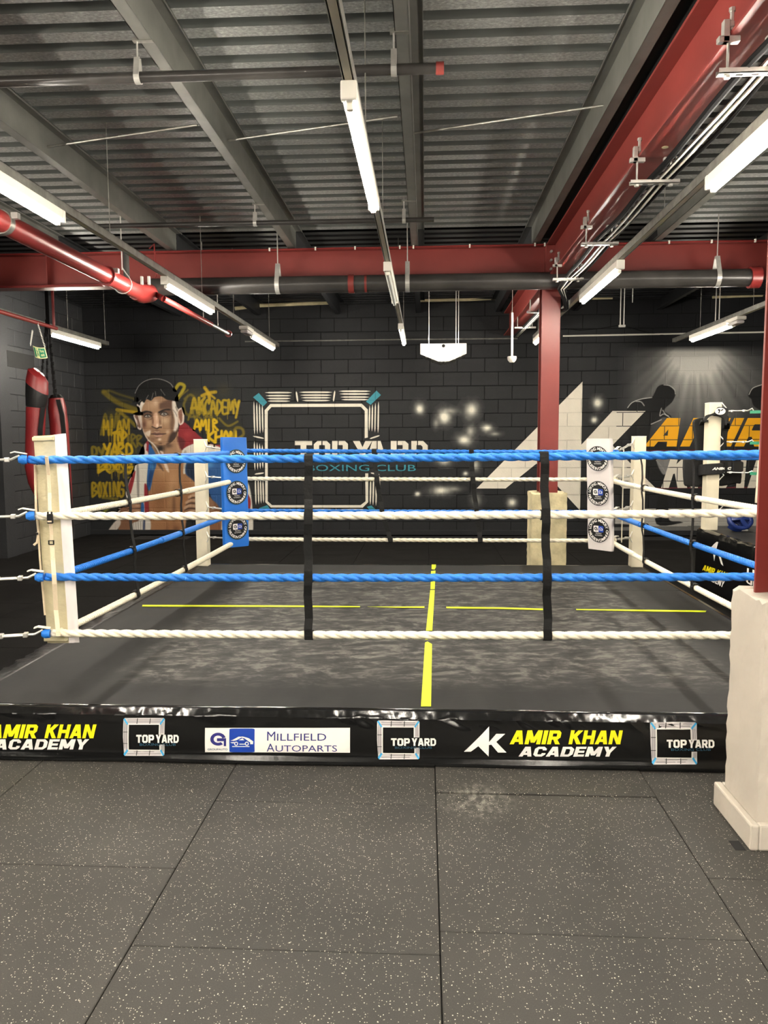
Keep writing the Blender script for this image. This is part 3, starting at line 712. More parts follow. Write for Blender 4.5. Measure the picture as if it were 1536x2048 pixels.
for k in XR:
    x = XR[k]
    t = thing('light_rail', f'galvanised channel rail carrying the {word[k]} row of lights', 'rail', (x, 3, RAIL_Z), 'rails of the light rows')
    b = MB(); w, h, th = .024, .055, .003; y0, y1 = -5.0, RAIL_END[k]
    b.box(x - w, x - w + th, y0, y1, RAIL_Z, RAIL_Z + h); b.box(x + w - th, x + w, y0, y1, RAIL_Z, RAIL_Z + h); b.box(x - w, x + w, y0, y1, RAIL_Z + h - th, RAIL_Z + h)
    b.build('channel', 'galv', t)
    MB().box(x - w + .009, x + w - .009, y0, y1, RAIL_Z + .001, RAIL_Z + .012).build('cover_strip', 'trunking', t)
    for q in ({'centre': (1.9, 4.1, 5.7, 8.9, 11.0), 'left': (2.2, 5.6, 7.9, 9.2, 11.3), 'right': (2.4, 5.3, 9.0, 11.0), 'farleft': (6.6, 8.2, 10.2, 11.4), 'farright': (7.0, 9.1, 10.8)}[k]):
        MB().tube([(x, q, RAIL_Z + h), (x, q, DECK_Z)], .003, 6).build('suspension_wire', 'galv', t)
def em_light(px, py, z, x, label):
    y = PZ(px, py, z)[1]; t = thing('emergency_light', label, 'emergency light', (x, y, z), 'emergency lights on the rails')
    MB().box(x - .06, x + .06, y - .17, y + .17, z - .045, z).build('housing', 'white', t, bevel=.012, seg=2)
    MB().box(x - .05, x + .05, y - .15, y + .15, z - .085, z - .045).build('diffuser', 'pgrey', t, bevel=.02, seg=2)
em_light(492, 655, RAIL_Z, XR['left'], 'white emergency light on the left light row')
em_light(1449, 636, RAIL_Z, XR['farright'], 'white emergency light on the far right light row')

# ---- trapeze supports and cables hung below the lengthwise beam
TRZ = 3.13
def trapeze(px, label):
    y = PX(px, 500, DBX - .10)[1]
    t = thing('cable_trapeze', label, 'cable support', (DBX, y, TRZ), 'channel trapezes under the beam')
    xa, xb = DBX - .10, DBX + .10
    for x, s in ((xa, -1), (xb, 1)):
        MB().tube([(x, y, TRZ - .02), (x, y, BZ0 - .01)], .006, 8).build('rod', 'zinc', t)
        b = MB().box(x - .045, x + .045, y - .016, y + .016, BZ0 - .03, BZ0 - .005); b.box(x + (s * .012) - .014, x + (s * .012) + .014, y - .016, y + .016, BZ0 - .03, BZ0 + .06)
        b.box(x - .02, x + .02, y - .013, y + .013, BZ0 + .03, BZ0 + .055)
        b.build('beam_clamp', 'zinc', t, bevel=.003)
        MB().lathe((x - s * .012, y, BZ0 + .02), [(.009, 0), (.009, .075), (.014, .075), (.014, .09)], 6).build('clamp_bolt', 'zinc', t)
        MB().lathe((x, y, TRZ - .022), [(.014, 0), (.014, .012)], 6).build('nut', 'zinc', t)
    b = MB(); a0, a1 = xa - .04, xb + .05
    b.box(a0, a1, y - .02, y + .02, TRZ - .008, TRZ - .004); b.box(a0, a1, y - .02, y - .017, TRZ - .008, TRZ + .014); b.box(a0, a1, y + .017, y + .02, TRZ - .008, TRZ + .014)
    b.build('channel', 'zinc', t)
    for k in range(3): MB().box(a0 + .075 + k * .065, a0 + .105 + k * .065, y - .006, y + .006, TRZ - .0092, TRZ - .008).build('slot', 'shadowgap', t)
for px, lab in ((1442, 'nearest'), (1270, 'second'), (1172, 'third'), (1115, 'fourth, just in front of the column')):
    trapeze(px, f'zinc cable trapeze below the red beam, {lab} of four')
for y, lab in ((9.6, 'left of the red column'), (10.9, 'farthest, left of the red column')):
    t = thing('cable_trapeze', 'zinc channel trapeze behind the beam, ' + lab, 'cable support', (DBX, y, TRZ), 'channel trapezes under the beam')
    for x in (DBX - .1, DBX + .1): MB().tube([(x, y, TRZ), (x, y, BZ0)], .006, 6).build('rod', 'zinc', t)
    MB().box(DBX - .14, DBX + .15, y - .02, y + .02, TRZ - .008, TRZ + .012).build('channel', 'zinc', t)
def cable(label, x, z, r, m, wob, seed, ends=None):
    q = random.Random(seed); ys = np.arange(-3, 7.95, .18)
    pts = [(x + wob * (math.sin(y * 2.1 + seed) + .5 * math.sin(y * 5.3 + seed)), y, z - .014 * abs(math.sin(math.pi * (y - 3.47) / 1.43))) for y in ys]
    if ends: pts += ends
    tag(MB().tube(pts, r, 8).build('cable', m, smooth=True), label, 'cable', 'cables on the trapezes')
cx = DBX
ce = lambda d: [(cx + .02 + d, 8.1, 3.12), (cx + .08 + d * .6, 8.22, 3.04), (cx + .11 + d * .4, 8.32, 2.96), (cx + .105 + d * .4, 8.55, 2.97), (cx + .09, 8.8, 3.05), (cx + .03 + d, 9.2, 3.14), (cx + d, 11.9, 3.14)]
cable('left one of the two white cables on the trapezes', cx + .035, TRZ + .022, .009, 'cablewhite', .006, 1, ce(-.01))
cable('right one of the two white cables on the trapezes', cx + .075, TRZ + .022, .009, 'cablewhite', .006, 2, ce(.02))
cable('thick black cable left on the trapezes', cx - .015, TRZ + .030, .018, 'cableblack', .008, 3, ce(-.03))
cable('black cable between the two white cables', cx + .055, TRZ + .032, .010, 'cableblack', .006, 4, ce(.0))
cable('thin black cable right on the trapezes', cx + .10, TRZ + .024, .012, 'cableblack', .008, 5, ce(.03))

# ---- conduits along the back wall
def conduit(label, pts, r=.012, m='galv'):
    tag(MB().tube(pts, r, 8).build('conduit', m, smooth=True), label, 'conduit', 'conduits on the back wall')
W = WALL_Y - .03
conduit('thin conduit along the back wall above the left murals', [PY(490, 683, W), PY(660, 681, W), PY(790, 679, W), PY(1035, 677, W)])
conduit('pale conduit along the back wall right of the column', [PY(1126, 672, W), PY(1330, 668, W), PY(1540, 664, W)], .014, 'cablewhite')
conduit('upper conduit at the top of the back wall, left part', [PY(470, 617, W), PY(520, 611, W), PY(672, 605, W)], .03, 'oldconcrete')
conduit('upper pale conduit behind the hanging white unit', [PY(835, 600, W), PY(935, 598, W), PY(1010, 594, W)], .035, 'oldconcrete')
conduit('upper pale conduit at the top right of the back wall', [PY(1425, 594, W), PY(1525, 590, W)], .026, 'oldconcrete')
conduit('short upper conduit right of the column', [PY(1180, 597, W), PY(1225, 596, W)], .02, 'oldconcrete')
conduit('sagging cable on the back wall right of the column', [PY(1130, 657, W), PY(1160, 661, W), PY(1200, 657, W), PY(1242, 650, W), PY(1290, 664, W), PY(1330, 671, W)], .006, 'cableblack')

# ---- hanging white unit with dark underside
HY = 10.3
hx0, hx1 = PY(841, 700, HY)[0], PY(933, 700, HY)[0]
ztop = PY(887, 687, HY)[2]; zs = PY(887, 708, HY)[2]; zb = PY(887, 723, HY)[2]
hu = thing('air_heater', 'white angular hanging unit with dark louvred underside near the back wall', 'heater', ((hx0 + hx1) / 2, HY, zb))
wd = hx1 - hx0; fx0, fx1 = hx0 + wd * .39, hx0 + wd * .62
poly = [(hx0, ztop), (hx1, ztop), (hx1, zs), (fx1, zb), (fx0, zb), (hx0, zs)]
MB().extrude(poly, lambda u, w, t: (u, HY + t, w), 0, .012).build('front_panel', 'white', hu, bevel=.002)
DEP = .42
under = MB().extrude([(hx0 + .006, ztop - .01), (hx1 - .006, ztop - .01), (hx1 - .006, zs), (fx1, zb + .006), (fx0, zb + .006), (hx0 + .006, zs)], lambda u, w, t: (u, HY + t, w), .012, DEP).build('casing', 'blackpipe', hu)
for a, c in (((hx0, zs), (fx0, zb)), ((fx0, zb), (fx1, zb)), ((fx1, zb), (hx1, zs))):
    for k in range(1, 3):
        u = a[0] + (c[0] - a[0]) * k / 3; w = a[1] + (c[1] - a[1]) * k / 3
        MB().box(u - .012, u + .012, HY + .02, HY + DEP, w - .006, w + .02).build('louvre', 'galv', hu)
MB().lathe(((hx0 + hx1) / 2, HY - .004, ztop - .03), [(.022, 0), (.022, .008)], 14, 'y').build('cable_slot', 'shadowgap', hu)
for px in (858, 912, 917): 
    x = PY(px, 687, HY + .1)[0]; MB().tube([(x, HY + .1, ztop - .02), (x, HY + .1, DECK_Z)], .005, 6).build('rod', 'zinc', hu)
# ---- sensor on a drop tube
SY = 10.6; sxx = PY(1024, 700, SY)[0]; szz = PY(1024, 716, SY)[2]
se = thing('motion_sensor', 'small white sensor head on a drop tube left of the red column', 'sensor', (sxx, SY, szz))
MB().lathe((sxx, SY, szz - .03), [(.03, -.03), (.055, 0), (.062, .03), (.06, .05), (.02, .055)], 20).build('head', 'white', se, smooth=True)
MB().tube([(sxx, SY, szz + .02), (sxx, SY, PY(1025, 625, SY)[2])], .014, 10).build('drop_tube', 'white', se, smooth=True)
MB().tube([(sxx, SY, PY(1025, 630, SY)[2]), (sxx, SY, DECK_Z)], .006, 8).build('rod', 'zinc', se)
# ---- double rod brackets at right
for px, py, lab in ((1244, 650, 'right of the column'), (1434, 655, 'beside the far right light row')):
    y = 11.2; p = PY(px, py, y); q = PY(px, 590, y)
    t = thing('rod_bracket', 'double hanging rods with a small clip ' + lab, 'bracket', tuple(p), 'double rods at the back')
    for d in (-.025, .025): MB().tube([(p[0] + d, y, p[2]), (p[0] + d, y, DECK_Z)], .007, 6).build('rod', 'zinc', t)
    MB().box(p[0] - .045, p[0] + .045, y - .02, y + .02, p[2] - .03, p[2]).build('clip', 'galv', t)
p = PY(1265, 605, 11.0)
tag(MB().tube([(p[0], 11.0, p[2]), (p[0], 11.0, DECK_Z)], .006, 6).build('drop_rod', 'zinc'), 'single thin rod hanging right of the double rods', 'rod')
# ---- thin red pipe and fire exit sign at the left
zr = 2.93
a, c = PZ(-10, 622, zr), PZ(118, 657, zr); xq = (a[0] + c[0]) / 2
tr = thing('sprinkler_branch', 'thin red pipe under the far left light rail', 'pipe', (xq, c[1], zr))
MB().tube([(xq, 6.0, zr), (xq, c[1], zr)], .022, 12).build('pipe_run', 'redpipe', tr, smooth=True)
MB().tube([(xq, c[1] - .06, zr), (xq, c[1] - .06, DECK_Z)], .016, 10).build('riser', 'redpipe', tr, smooth=True)
GY = PZ(75, 645, zr)[1]
s0, s1, s2, s3 = PY(61, 690, GY), PY(90, 695, GY), PY(95.5, 716, GY), PY(70, 714, GY)
sg = thing('exit_sign', 'curled green and cream fire exit sign hanging on chains', 'sign', tuple(s2))
def sgn(u, v):   # u 0..1 across, v 0..1 up
    top = s0 + (s1 - s0) * u; bot = s3 + (s2 - s3) * u + np.array([-.02 * (1 - u), 0, 0])
    p = bot + (top - bot) * v; return (p[0], p[1] + .05 * (1 - u) ** 2 * (1 if v < 2 else 0) , p[2] - .012 * math.sin(math.pi * u))
def grid_patch(fn, nu, nv, name, m, parent, u0=0, u1=1, v0=0, v1=1, dy=0):
    b = MB(); vv = []
    for j in range(nv + 1):
        for i in range(nu + 1):
            p = fn(u0 + (u1 - u0) * i / nu, v0 + (v1 - v0) * j / nv); vv.append((p[0], p[1] + dy, p[2]))
    b.add(vv, [(j * (nu + 1) + i, j * (nu + 1) + i + 1, (j + 1) * (nu + 1) + i + 1, (j + 1) * (nu + 1) + i) for j in range(nv) for i in range(nu)])
    return b.build(name, m, parent, smooth=True, fixn=False)
grid_patch(sgn, 10, 2, 'panel', 'creamsign', sg); grid_patch(sgn, 8, 2, 'green_field', 'greensign', sg, .46, .95, .08, .92, -.003)
grid_patch(sgn, 4, 2, 'pictogram_field', 'greensign', sg, .05, .20, .1, .9, -.003)
flat(font_text('Fire', .56, .86, .54, .80, .02), lambda u, v: (lambda p: (p[0], p[1] - .006, p[2]))(sgn(u, v)), 'lettering', 'creamsign', sg)
flat(font_text('exit', .58, .86, .20, .46, .02), lambda u, v: (lambda p: (p[0], p[1] - .006, p[2]))(sgn(u, v)), 'lettering', 'creamsign', sg)
flat([line(.28, .2, .36, .5, .05), line(.36, .5, .30, .75, .06), line(.36, .5, .42, .2, .05), line(.30, .6, .42, .66, .04), disc(.33, .85, .035, 10)], lambda u, v: (lambda p: (p[0], p[1] - .006, p[2]))(sgn(u, v)), 'running_figure', 'greensign', sg)
for p, q in ((s0, PY(65, 662, GY)), (s1, PY(75, 645, GY))):
    n = 14
    b = MB()
    for k in range(n):
        u = (k + .5) / n; c_ = p + (q - p) * u; ang = k % 2
        ring = [(c_[0] + (.007 * math.cos(t_) if ang else 0), c_[1] + (0 if ang else .007 * math.cos(t_)), c_[2] + .016 * math.sin(t_)) for t_ in np.linspace(0, 2 * math.pi, 9)[:-1]]
        b.tube(ring, .0025, 5, closed=True)
    b.build('chain', 'zinc', sg)

# ================================================================== murals on the back wall
def clip_rect(poly, x0, x1, y0, y1):
    kk = tuple(poly[0][2:3]); poly = [(p[0], p[1]) for p in poly]
    for ax, lim, sgn_ in ((0, x0, 1), (0, x1, -1), (1, y0, 1), (1, y1, -1)):
        out = []
        for i in range(len(poly)):
            a, c = poly[i - 1], poly[i]; da, dc = sgn_ * (a[ax] - lim), sgn_ * (c[ax] - lim)
            if (da >= 0) != (dc >= 0):
                t = da / (da - dc); out.append((a[0] + (c[0] - a[0]) * t, a[1] + (c[1] - a[1]) * t))
            if dc >= 0: out.append(c)
        poly = out
        if len(poly) < 3: return []
    return [p + kk for p in poly]
def wall_xy(px, py): p = PY(px, py, FACE); return (p[0], p[2])
def wall_paint(tris_px, name, m, off=0.0045):
    b = MB()
    for t in tris_px:
        k = t[0][2] * 4e-5 if len(t[0]) > 2 else 0
        q = [wall_xy(p[0], p[1]) for p in t]
        xs = [p[0] for p in q]; zs = [p[1] for p in q]
        for a, c, d, e in block_rects(min(xs), max(xs), max(0, min(zs)), max(zs) + .001):
            r = clip_rect(q, a + JT / 2 + .001, c - JT / 2 - .001, d + JT / 2 + .001, e - JT / 2 - .001)
            if r: b.add([(x, FACE - off - k, z) for x, z in r], [tuple(range(len(r)))])
        r = [(x, FACE + .0045 - k, z) for x, z in q]                     # paint carried into the joints
        b.add(r, [tuple(range(len(r)))])
    return b.build(name, m, wb, fixn=False)
def polys(*ps): return tri_of(ps)
# --- boxing club logo: a ring seen from above
L3 = lambda x, y: (470 + x / 2.898, 730 + y / 2.898)
def lens(x0, y0, x1, y1, w=9):
    d = math.hypot(x1 - x0, y1 - y0); ux, uy = (x1 - x0) / d, (y1 - y0) / d; nx, ny = -uy * w / 2, ux * w / 2
    f = lambda t, s_: (x0 + ux * d * t + nx * s_, y0 + uy * d * t + ny * s_)
    return [f(0, 0), f(.15, .8), f(.5, 1), f(.85, .8), f(1, 0), f(.85, -.8), f(.5, -1), f(.15, -.8)]
W_ = []
fr = [(172, 262), (205, 226), (735, 224), (770, 258)], [(190, 268), (212, 244), (728, 242), (752, 266)]
W_ += [[fr[0][0], fr[0][1], fr[1][1], fr[1][0]], [fr[0][1], fr[0][2], fr[1][2], fr[1][1]], [fr[0][2], fr[0][3], fr[1][3], fr[1][2]]]
W_ += [[(752, 266), (770, 258), (770, 420), (752, 424)], [(755, 628), (772, 628), (772, 795), (757, 790)]]
W_ += [[(172, 262), (190, 268), (190, 790), (176, 795)], [(176, 795), (190, 790), (215, 812), (208, 826)], [(208, 826), (215, 812), (728, 812), (740, 827)], [(728, 812), (757, 790), (772, 795), (740, 827)]]
for x0, x1, ys in ((172, 332, (160, 178, 194, 209)), (372, 565, (158, 175, 190, 206)), (600, 788, (152, 168, 186, 201))): W_ += [lens(x0 + k * 5, y, x1 - k * 4, y, 10) for k, y in enumerate(ys)]
W_ += [lens(355, 152, 364, 215, 10), lens(579, 148, 570, 213, 10), lens(103, 412, 170, 426, 9), lens(113, 633, 170, 625, 9), lens(780, 428, 840, 408, 9), lens(785, 625, 838, 634, 9)]
for y0, y1, xs in ((208, 405, (110, 126, 142, 158)), (440, 612, (112, 128, 143, 158)), (648, 812, (118, 134, 148, 162))): W_ += [lens(x, y0 + k * 7, x + 4, y1 - k * 4, 9) for k, x in enumerate(xs)]
for y0, y1, xs in ((212, 395, (832, 814, 797, 781)), (640, 822, (838, 820, 803, 787))): W_ += [lens(x, y0 + k * 7, x - 3, y1 - k * 4, 9) for k, x in enumerate(xs)]
for x0, x1 in ((215, 370), (395, 580), (600, 760)): W_ += [lens(x0, y, x1, y, 8) for y in (838, 852, 866)]
W_ += [lens(375, 832, 368, 872, 8), lens(585, 832, 592, 872, 8)]
W_ = [[L3(*p) for p in q] for q in W_]
wall_paint(tri_of(W_), 'mural_ring_outline', 'pcream')
T_ = [[(105, 187), (138, 162), (187, 216), (164, 240)], [(820, 148), (846, 174), (786, 231), (759, 212)], [(118, 850), (142, 828), (188, 812), (202, 832), (152, 872)], [(764, 822), (790, 814), (838, 858), (802, 868)]]
wall_paint(tri_of([[L3(*p) for p in q] for q in T_]), 'mural_ring_corners', 'pteal')
# stencil lettering
def L3t(tris): return [[L3(p[0], p[1]) + tuple(p[2:3]) for p in t] for t in tris]
sten = []
for word_, x0, x1 in (('T', 347, 447), ('O', 457, 552), ('P', 563, 655), ('Y', 683, 795), ('A', 762, 878), ('R', 903, 1010), ('D', 1022, 1117)):
    tr = block_text(word_, x0, x1, 548, 440)
    if word_ in 'OPARD':
        cxm = {'O': 504, 'P': 598, 'A': 824, 'R': 940, 'D': 1058}[word_]
        for t in tr: sten += [q for q in (clip_rect(t, 0, cxm - 3, 0, 2000), clip_rect(t, cxm + 3, 2000, 0, 2000)) if q]
    else: sten += tr
wall_paint(L3t(sten), 'mural_stencil_lettering', 'pcream')
wall_paint(L3t(font_text('BOXING CLUB', 418, 1048, 615, 578, .0)), 'mural_club_lettering', 'pteal')
# --- big white monogram, amber and white lettering
wall_paint(polys([(953, 977), (1165, 763), (1160, 1021), (1073, 927), (1011, 977)], [(1150, 903), (1225, 822), (1291, 822), (1205, 911), (1176, 918)], [(1176, 905), (1224, 890), (1312, 977), (1246, 977)]), 'mural_monogram', 'pcream')
wall_paint(block_text('AMIR', 1288, 1556, 893, 836, .38, .10), 'mural_amber_lettering', 'pamber', .0055)
wall_paint(block_text('KHAN', 1322, 1566, 976, 908, .38, .12), 'mural_white_lettering', 'pcream', .0055)

# --- airbrushed pieces: painted sheets following the block joints
STEP = BW / 54
def smooth_poly(pts, n=5, closed=True):
    P = np.array(pts, float); m = len(P); out = []
    for i in range(m if closed else m - 1):
        p0, p1, p2, p3 = (P[(i - 1) % m], P[i], P[(i + 1) % m], P[(i + 2) % m]) if closed else (P[max(i - 1, 0)], P[i], P[i + 1], P[min(i + 2, m - 1)])
        for k in range(n):
            t = k / n; out.append(.5 * ((2 * p1) + (-p0 + p2) * t + (2 * p0 - 5 * p1 + 4 * p2 - p3) * t * t + (-p0 + 3 * p1 - 3 * p2 + p3) * t ** 3))
    if not closed: out.append(P[-1])
    return np.array(out)
WALL_RGB = np.array([27, 28, 30.0])
class Sheet:
    def __init__(s, x0, y0, x1, y1):
        a, c = wall_xy(x0, y1), wall_xy(x1, y0)
        i0, i1 = int((a[0] - phase) / STEP), int((c[0] - phase) / STEP); j0, j1 = max(0, int(a[1] / STEP)), int(c[1] / STEP)
        s.i, s.j = np.arange(i0, i1 + 1), np.arange(j0, j1 + 1)
        X, Z = np.meshgrid(phase + s.i * STEP, s.j * STEP); s.X, s.Z = X, Z
        d = np.stack([X, np.full_like(X, FACE), Z - EYE], -1)
        c0, c1, c2 = d @ np.stack([_X, _Y, _Z])[:, 0], d @ np.stack([_X, _Y, _Z])[:, 1], d @ np.stack([_X, _Y, _Z])[:, 2]
        s.u, s.v = 768 + FPX * c0 / c2, 1024 - FPX * c1 / c2
        s.rgb = np.tile(WALL_RGB, X.shape + (1,)); s.al = np.zeros(X.shape)
        s.nz = np.zeros(X.shape); r = np.random.default_rng(4)
        for sc_ in (5, 11, 23):
            g = r.random((X.shape[0] // sc_ + 3, X.shape[1] // sc_ + 3)); yy, xx = np.arange(X.shape[0]) / sc_, np.arange(X.shape[1]) / sc_
            yi, xi = yy.astype(int), xx.astype(int); fy, fx = (yy - yi)[:, None], (xx - xi)[None]
            s.nz += (g[yi][:, xi] * (1 - fx) + g[yi][:, xi + 1] * fx) * (1 - fy) + (g[yi + 1][:, xi] * (1 - fx) + g[yi + 1][:, xi + 1] * fx) * fy
        s.nz /= 3
    def lay(s, k, col, sl=None):
        if sl is None: sl = np.s_[:, :]
        k = np.clip(k, 0, 1)
        s.rgb[sl] += (np.array(col, float) - s.rgb[sl]) * k[..., None]; s.al[sl] = np.maximum(s.al[sl], k)
    def window(s, P, pad):
        m = (s.u > P[:, 0].min() - pad) & (s.u < P[:, 0].max() + pad) & (s.v > P[:, 1].min() - pad) & (s.v < P[:, 1].max() + pad)
        r, c = np.where(m.any(1))[0], np.where(m.any(0))[0]
        return None if len(r) == 0 or len(c) == 0 else np.s_[r[0]:r[-1] + 1, c[0]:c[-1] + 1]
    def mask(s, pts, f=1.0, sm=True):
        P = smooth_poly(pts) if sm else np.array(pts, float); sl = s.window(P, f * 2 + 2)
        if sl is None: return None, None
        u, v = s.u[sl], s.v[sl]; d2 = np.full(u.shape, 1e9); ins = np.zeros(u.shape, bool)
        for (ax, ay), (bx, by) in zip(P, np.roll(P, -1, 0)):
            ex, ey = bx - ax, by - ay; l2 = ex * ex + ey * ey + 1e-12
            t = np.clip(((u - ax) * ex + (v - ay) * ey) / l2, 0, 1); d2 = np.minimum(d2, (u - ax - t * ex) ** 2 + (v - ay - t * ey) ** 2)
            if ay != by: ins ^= ((ay > v) != (by > v)) & (u < ex * (v - ay) / (by - ay) + ax)
        sd = np.where(ins, 1, -1) * np.sqrt(d2); k = np.clip(sd / f * .5 + .5, 0, 1)
        return k * k * (3 - 2 * k), sl
    def poly(s, pts, col, f=1.0, op=1.0, sm=True, clip=None):
        k, sl = s.mask(pts, f, sm)
        if k is None: return
        if clip is not None: k = k * clip[sl]
        s.lay(k * op, col, sl)
    def full(s, pts, f=1.0):
        k, sl = s.mask(pts, f); out = np.zeros(s.u.shape)
        if k is not None: out[sl] = k
        return out
    def stroke(s, pts, r, col, f=.6, op=1.0, sm=False, clip=None):
        P = smooth_poly(pts, 5, False) if sm else np.array(pts, float); sl = s.window(P, r + f * 2 + 1)
        if sl is None: return
        u, v = s.u[sl], s.v[sl]; d2 = np.full(u.shape, 1e9)
        for (ax, ay), (bx, by) in zip(P[:-1], P[1:]):
            ex, ey = bx - ax, by - ay; l2 = ex * ex + ey * ey + 1e-12
            t = np.clip(((u - ax) * ex + (v - ay) * ey) / l2, 0, 1); d2 = np.minimum(d2, (u - ax - t * ex) ** 2 + (v - ay - t * ey) ** 2)
        k = np.clip((r - np.sqrt(d2)) / f * .5 + .5, 0, 1) * op
        if clip is not None: k = k * clip[sl]
        s.lay(k, col, sl)
    def blob(s, x, y, rx, col, op=1.0, ry=None, clip=None, p=1.0):
        d = ((s.u - x) / rx) ** 2 + ((s.v - y) / (ry or rx)) ** 2
        k = np.exp(-d ** p * 1.6) * op
        if clip is not None: k = k * clip
        s.lay(k, col)
    def build(s, name, label=None, thr=.03):
        ny, nx = s.u.shape; keep = s.al > thr
        q = keep[:-1, :-1] | keep[1:, :-1] | keep[:-1, 1:] | keep[1:, 1:]
        jz = (s.j % 27 == 0)[:, None]; row = (s.j // 27)
        jx = np.where((row % 2 == 0)[:, None], (s.i % 54 == 0)[None], ((s.i - 27) % 54 == 0)[None])
        y = np.where(jz | jx, FACE + .0045, FACE - .003)
        co = np.stack([s.X, y, s.Z], -1).reshape(-1, 3)
        idx = np.arange(ny * nx).reshape(ny, nx); rr, cc = np.where(q)
        quads = np.stack([idx[rr, cc], idx[rr, cc + 1], idx[rr + 1, cc + 1], idx[rr + 1, cc]], -1)
        used_, inv = np.unique(quads, return_inverse=True); co = co[used_]; quads = inv.reshape(-1, 4)
        me = bpy.data.meshes.new(name); n = len(quads)
        me.vertices.add(len(co)); me.vertices.foreach_set('co', co.ravel().astype(np.float32))
        me.loops.add(n * 4); me.loops.foreach_set('vertex_index', quads.ravel().astype(np.int32))
        me.polygons.add(n); me.polygons.foreach_set('loop_start', np.arange(0, n * 4, 4, dtype=np.int32))
        try: me.polygons.foreach_set('loop_total', np.full(n, 4, dtype=np.int32))
        except Exception: pass
        me.update(calc_edges=True)
        c = np.clip(s.rgb.reshape(-1, 3)[used_] / 255, 0, 1); l = np.where(c <= .04045, c / 12.92, ((c + .055) / 1.055) ** 2.4)
        at = me.color_attributes.new('paint', 'FLOAT_COLOR', 'POINT')
        at.data.foreach_set('color', np.concatenate([l, np.ones((len(l), 1))], 1).ravel().astype(np.float32))
        me.materials.append(MAT['mural']); o = bpy.data.objects.new(name, me); COL.objects.link(o); o.parent = wb
        if label: o['label'] = label
        return o

# ---- graffiti and portrait on the left
A_ = lambda *pts: [(170 + x / 4.6545, 740 + y / 4.6545) for x, y in pts]
B_ = lambda *pts: [(255 + x / 10.971, 800 + y / 10.971) for x, y in pts]
SF = {'A': [[(0, 0), (.45, 1), (.9, 0)], [(.15, .35), (.8, .38)]], 'K': [[(0, 0), (0.05, 1)], [(.8, 1), (.05, .45), (.85, 0)]], 'C': [[(.8, .85), (.4, 1), (0, .5), (.4, 0), (.85, .15)]],
      'D': [[(.1, 0), (.1, 1), (.7, .8), (.8, .35), (.1, 0)]], 'E': [[(.8, 1), (.1, .95), (.05, 0), (.8, .05)], [(.05, .5), (.6, .5)]], 'M': [[(0, 0), (.1, 1), (.45, .35), (.8, 1), (.9, 0)]],
      'Y': [[(0, 1), (.4, .5), (.8, 1)], [(.8, 1), (.3, -.2)]], 'I': [[(.3, 1), (.3, 0)]], 'R': [[(0, 0), (.05, 1), (.7, .85), (.1, .5), (.8, 0)]], 'H': [[(0, 0), (0, 1)], [(.8, 1), (.8, 0)], [(0, .5), (.8, .5)]],
      'N': [[(0, 0), (.05, 1), (.75, 0), (.8, 1)]], 'T': [[(0, .95), (.9, 1)], [(.45, 1), (.4, 0)]], 'O': [[(.4, 1), (0, .6), (.3, 0), (.75, .4), (.4, 1)]], 'P': [[(0, 0), (.05, 1), (.75, .8), (.05, .45)]],
      'B': [[(0, 0), (.05, 1), (.7, .8), (.1, .5), (.8, .25), (0, 0)]], 'X': [[(0, 1), (.8, 0)], [(.8, 1), (0, 0)]], 'G': [[(.8, .85), (.3, 1), (0, .5), (.3, 0), (.8, .1), (.8, .45), (.45, .45)]],
      'L': [[(.05, 1), (0, 0), (.7, .05)]], 'U': [[(0, 1), (.1, .1), (.6, .05), (.75, 1)]]}
gs = Sheet(176, 742, 505, 1072)
YEL = (176, 144, 14); OLV = (118, 102, 20); DIM = (84, 76, 24)
gr = random.Random(11)
def scrawl(txt, x0, x1, y0, y1, r, col, op, drip=.5):
    n = len(txt); w = (x1 - x0) / n
    for i, ch in enumerate(txt):
        for st in SF.get(ch, []):
            pts = [(x0 + i * w + p[0] * w * .95 + gr.uniform(-4, 4), y1 + (y0 - y1) * p[1] + gr.uniform(-8, 8)) for p in st]
            gs.stroke(A_(*pts), r, col, 1.0, op, sm=True)
            if gr.random() < drip:
                q = pts[-1]; gs.stroke(A_(q, (q[0] + 2, q[1] + gr.uniform(25, 75))), .55, col, .7, op * .8)
gs.stroke(A_((175, 205), (230, 195), (330, 230), (480, 275)), 2.2, OLV, 2, .55, sm=True)
gs.stroke(A_((175, 205), (300, 300), (480, 370)), 5.0, OLV, 2, .75, sm=True)
gs.stroke(A_((220, 190), (210, 240), (430, 300)), 2.0, DIM, 2, .5, sm=True)
gs.stroke(A_((300, 370), (440, 390), (520, 410)), 3.2, YEL, 1.2, .85, sm=True); gs.stroke(A_((300, 370), (420, 470), (470, 520)), 3.4, OLV, 1.4, .8, sm=True)
for x, y, r, o in ((240, 420, 14, .35), (330, 520, 20, .35), (200, 560, 14, .3), (420, 760, 24, .3), (300, 800, 26, .3), (280, 1230, 14, .4), (1020, 260, 20, .35), (1290, 190, 18, .22), (1180, 430, 26, .35), (1350, 560, 20, .35)):
    gs.blob(170 + x / 4.6545, 740 + y / 4.6545, r, DIM, o)
scrawl('AMR', 150, 400, 410, 600, 2.3, OLV, .75); scrawl('MIAM', 170, 420, 470, 600, 2.0, YEL, .8)
scrawl('IIRR', 330, 540, 610, 710, 2.2, OLV, .8); scrawl('TOP', 260, 400, 580, 700, 2.6, YEL, .95)
scrawl('DYAR', 60, 330, 720, 800, 2.8, OLV, .85); scrawl('YARD', 180, 450, 690, 800, 2.6, YEL, .95)
scrawl('DOCG', 120, 460, 840, 950, 2.8, YEL, .85); scrawl('BOXNE', 130, 450, 870, 940, 2.2, YEL, .9, .8); scrawl('TTE', 220, 430, 930, 1010, 1.6, OLV, .8)
